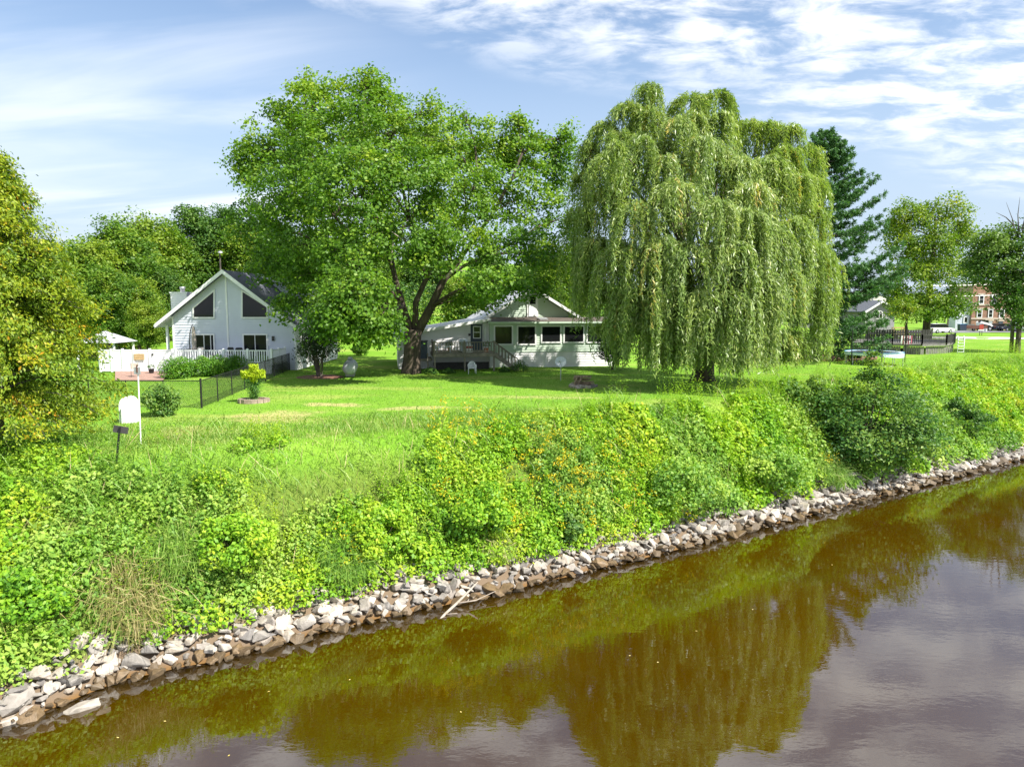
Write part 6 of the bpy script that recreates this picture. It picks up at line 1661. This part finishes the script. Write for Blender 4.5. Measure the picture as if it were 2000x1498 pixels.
# white annex
h5 = thing('white_annex', 'white lean-to building against the left side of the brick building', 'building', O4, r4)
xl = P4(1868, 640)[0]; z0_, z1_ = P4(1872, 606)[1], P4(1896, 593)[1]; zq = P4(1885, 616)[1]
MB().prism([(xl, zq), (-0.05, zq), (-0.05, z1_), (xl, z0_)], 0.5, 3).build('upper_wall', M['white'], h5)
MB().box(xl, -0.05, 0.52, 3, 0, zq - 0.004).build('lower_wall', M['siding_grey'], h5)
MB().prism([(xl - 0.4, z0_ - 0.1), (-0.05, z1_ + 0.03), (-0.05, z1_ + 0.25), (xl - 0.4, z0_ + 0.12)], 0.2, 3.2).build('roof', M['metal_roof'], h5)
p0, p1 = P4(1884.5, 618), P4(1893, 632); window(h5, rect(p0, p1), 0.22, 0.5, name='window')
bw = thing('block_wall', 'low grey block wall in front of the white annex', 'wall', O4, r4)
pm = None
p0, p1 = P4(1873, 633), P4(1892, 645); nx = 5
for r_ in range(3):
    for i in range(nx):
        w = (p1[0] - p0[0]) / nx; off = (r_ % 2) * w * 0.5 - w * 0.25
        MB().box(p0[0] + i * w + off + 0.01, p0[0] + (i + 1) * w + off - 0.01, -2.2, -1.8, r_ * p0[1] / 3 + 0.012, (r_ + 1) * p0[1] / 3).build('block', M['greywood'], bw)
db = thing('blue_dumpster', 'blue steel bin beside the low block wall', 'bin', O4 + Vector((P4(1866, 640)[0], -2.0, 0)), r4)
MB().prism([(-0.6, 0), (0.6, 0), (0.7, 1.3), (-0.7, 1.3)], -0.5, 0.5).build('body', M['blue_dk'], db); MB().box(-0.72, 0.72, -0.55, 0.55, 1.303, 1.38).build('lid', M['blue'], db)
# vehicles on the drive
def wheel(parent, x, y, r_, w=0.2):
    wo = MB().lathe([(r_ * 0.6, -w / 2), (r_, -w / 2), (r_, w / 2), (r_ * 0.6, w / 2)], 16, (x, y, r_), 'y').build('wheel', M['rubber'], parent)
    MB().lathe([(0.0, -w / 2 - 0.012), (r_ * 0.6, -w / 2 - 0.004), (r_ * 0.6, w / 2 + 0.004), (0.0, w / 2 + 0.012)], 12, (x, y, r_), 'y').build('rim', M['galv'], wo)
def car(label, loc, rz, paint, suv=False):
    c = thing('parked_car', label, 'car', loc, rz)
    hgt_ = 1.68 if suv else 1.45
    MB().prism([(-2.2, 0.35), (2.15, 0.35), (2.2, 0.6), (2.1, 0.85), (1.2, 0.95), (-1.9, 0.98), (-2.2, 0.9)], -0.88, 0.88).build('body', M[paint], c)
    MB().prism([(-1.85, 0.983), (1.15, 0.953), (0.45, hgt_ - 0.04), (-1.1 if not suv else -1.6, hgt_ - 0.04)], -0.78, 0.78).build('cabin', M['glass'], c)
    MB().prism([(-1.15 if not suv else -1.65, hgt_ - 0.038), (0.48, hgt_ - 0.038), (0.40, hgt_), (-1.05, hgt_ + 0.01)], -0.76, 0.76).build('roof', M[paint], c)
    for sx in (-1.35, 1.35):
        for sy in (-0.82, 0.82): wheel(c, sx, sy, 0.33)
    for sy in (-0.65, 0.65):
        MB().box(2.17, 2.215, sy - 0.18, sy + 0.18, 0.62, 0.76).build('headlight', M['white'], c); MB().box(-2.23, -2.19, sy - 0.15, sy + 0.15, 0.72, 0.88).build('tail_light', M['red'], c)
    return c
def gat(u, Y): 
    x_ = (u - 1000) / FPX * Y * 1.003; return Vector((x_, Y, hz(x_, Y) + 0.05))
car('silver car at the far right edge of the drive', gat(1998, 136), math.pi, 'silver')
car('dark car parked left of the silver car', gat(1970, 139), math.pi, 'navy')
car('small dark car between the loader and the other cars', gat(1948, 141), 0.3, 'navy')
car('white car half hidden behind the poplar trunk', gat(1832, 128), 0.2, 'white', True)
tl = thing('utility_trailer', 'rusty brown flat trailer parked by the loader', 'trailer', gat(1903, 137), 0.05)
MB().box(-1.5, 1.5, -0.8, 0.8, 0.5, 0.6).build('bed', M['rust'], tl); MB().box(-1.5, 1.5, -0.84, -0.802, 0.5, 1.1).build('side', M['rust'], tl); MB().box(-1.5, 1.5, 0.802, 0.84, 0.5, 1.1).build('side', M['rust'], tl)
MB().bar((1.5, 0, 0.5), (2.4, 0, 0.45), 0.1, 0.1).build('hitch', M['black'], tl)
for sy in (-0.9, 0.9): wheel(tl, 0, sy, 0.32)
sk = thing('skid_loader', 'white and black skid loader parked before the brick building', 'loader', gat(1917, 141), 0.0)
MB().box(-1.0, 0.9, -0.6, 0.6, 0.4, 1.1).build('chassis', M['black'], sk)
MB().prism([(-0.9, 1.1), (0.6, 1.1), (0.45, 2.1), (-0.7, 2.1)], -0.5, 0.5).build('cab', M['glass'], sk)
for sy in (-0.68, 0.60): MB().prism([(-1.3, 1.5), (-1.1, 1.9), (0.9, 1.35), (1.7, 0.6), (1.5, 0.4), (0.7, 1.05)], sy, sy + 0.10).build('lift_arm', M['white'], sk)
MB().prism([(1.4, 0.1), (2.2, 0.1), (2.0, 0.3), (1.6, 0.8), (1.4, 0.8)], -0.8, 0.8).build('bucket', M['galv'], sk)
MB().box(-1.3, -0.9, -0.55, 0.55, 0.6, 1.6).build('engine_cover', M['white'], sk)
for sx in (-0.6, 0.6):
    for sy in (-0.75, 0.75): wheel(sk, sx, sy, 0.4, 0.28)
bt2 = thing('white_bucket', 'white plastic bucket standing beside the loader', 'bucket', gat(1920.5, 136), 0)
MB().lathe([(0.16, 0), (0.2, 0.5), (0.22, 0.5), (0.0, 0.48)], 12).build('body', M['plastic'], bt2); MB().tube([(-0.2, 0, 0.5), (0, -0.1, 0.3), (0.2, 0, 0.5)], 0.01, 4).build('handle', M['galv'], bt2)
rsn = thing('red_sign', 'faded red square sign on two posts beside the road', 'sign', gat(1911.5, 118), 0)
MB().box(-0.35, 0.35, -0.03, 0.0, 0.95, 1.75).build('panel', M['red'], rsn)
for sx in (-0.18, 0.18): MB().box(sx - 0.035, sx + 0.035, 0.004, 0.07, -0.1, 1.6).build('post', M['darkwood'], rsn)
MB().box(-0.5, 0.5, -0.035, 0.003, 0.72, 0.90).build('lower_panel', M['white'], rsn)
tmb = thing('timber_rack', 'yellow timber rack beside the grey stucco house', 'rack', gat(1750, 104), 0)
for sx in (-0.7, 0.7):
    for sy in (-0.3, 0.3): MB().box(sx - 0.06, sx + 0.06, sy - 0.06, sy + 0.06, 0, 1.5).build('post', M['timber'], tmb)
for z in (0.5, 1.0, 1.45): MB().box(-0.9, 0.9, -0.42, -0.362, z - 0.09, z + 0.09).build('board', M['timber'], tmb)
# overhead wires between two poles
pls = []
for (u, lab) in ((1500, 'wooden utility pole hidden behind the willow'), (2090, 'wooden utility pole beyond the right edge')):
    o_ = gat(u, 102); pls.append(o_); up_ = thing('utility_pole', lab, 'pole', o_)
    MB().tube([(0, 0, -0.3), (0, 0, 9.2)], [0.16, 0.11], 8).build('pole', M['bark_grey'], up_); MB().box(-0.9, 0.9, -0.06, 0.06, 8.4, 8.52).build('crossarm', M['bark_grey'], up_)
for v0, lab in ((552, 'upper overhead wire crossing behind the pines at right'), (573, 'lower overhead wire crossing in front of the poplar')):
    a, c_ = at(1500, v0 - 4, 102), at(2090, v0 - 3, 102)
    w_ = MB().tube([Vector((a.x + (c_.x - a.x) * t, 102, a.z + (c_.z - a.z) * t - 1.2 * math.sin(math.pi * t) * 0.6)) for t in np.linspace(0, 1, 15)], 0.028, 5)
    tag(w_.build('overhead_wire', M['galv']), lab, 'wire')
# house up in the woods and the lamp behind the ridge
x_ = (392 - 1000) / FPX * 98; hh_ = thing('hillside_house', 'pale house half hidden among the trees on the slope', 'house', (x_, 99, hz(x_, 99) - 0.5))
zt_ = at(392, 546, 99).z - hh_.location.z; zr_ = at(392, 534, 99).z - hh_.location.z
siding(hh_, [(-2.5, 0), (5.5, 0), (5.5, zt_ + 0.3), (-2.5, zt_ + 0.3)], 'siding_white', 0.3, name='wall')
MB().prism([(-0.5, zt_ + 0.15), (-0.5, zt_ + 0.35), (3.5, zr_ + 0.9), (3.5, zr_ + 0.7)], -2.9, 5.9, 'x').build('roof', M['metal_roof'], hh_)
window(hh_, [(1, zt_ - 1.4), (2.2, zt_ - 1.4), (2.2, zt_ - 0.2), (1, zt_ - 0.2)], 0.1)
x_ = (437 - 1000) / FPX * 72; lp_ = thing('yard_lamp', 'yard lamp on a pole behind the ridge of the grey house', 'lamp', (x_, 72, hz(x_, 72)))
zl_ = at(437, 494, 72).z - lp_.location.z
MB().tube([(0, 0, -0.2), (0, 0, zl_)], [0.11, 0.08], 7).build('pole', M['bark_grey'], lp_); MB().tube([(0, 0, zl_ - 0.1), (0.2, -0.3, zl_ + 0.05)], 0.03, 5).build('arm', M['galv'], lp_)
MB().lathe([(0.10, 0.0), (0.24, 0.05), (0.2, 0.2), (0.0, 0.25)], 10, (0.2, -0.35, zl_ - 0.1)).build('head', M['galv'], lp_)
print('tris', sum(len(me.loops) - 2 * len(me.polygons) for me in bpy.data.meshes))
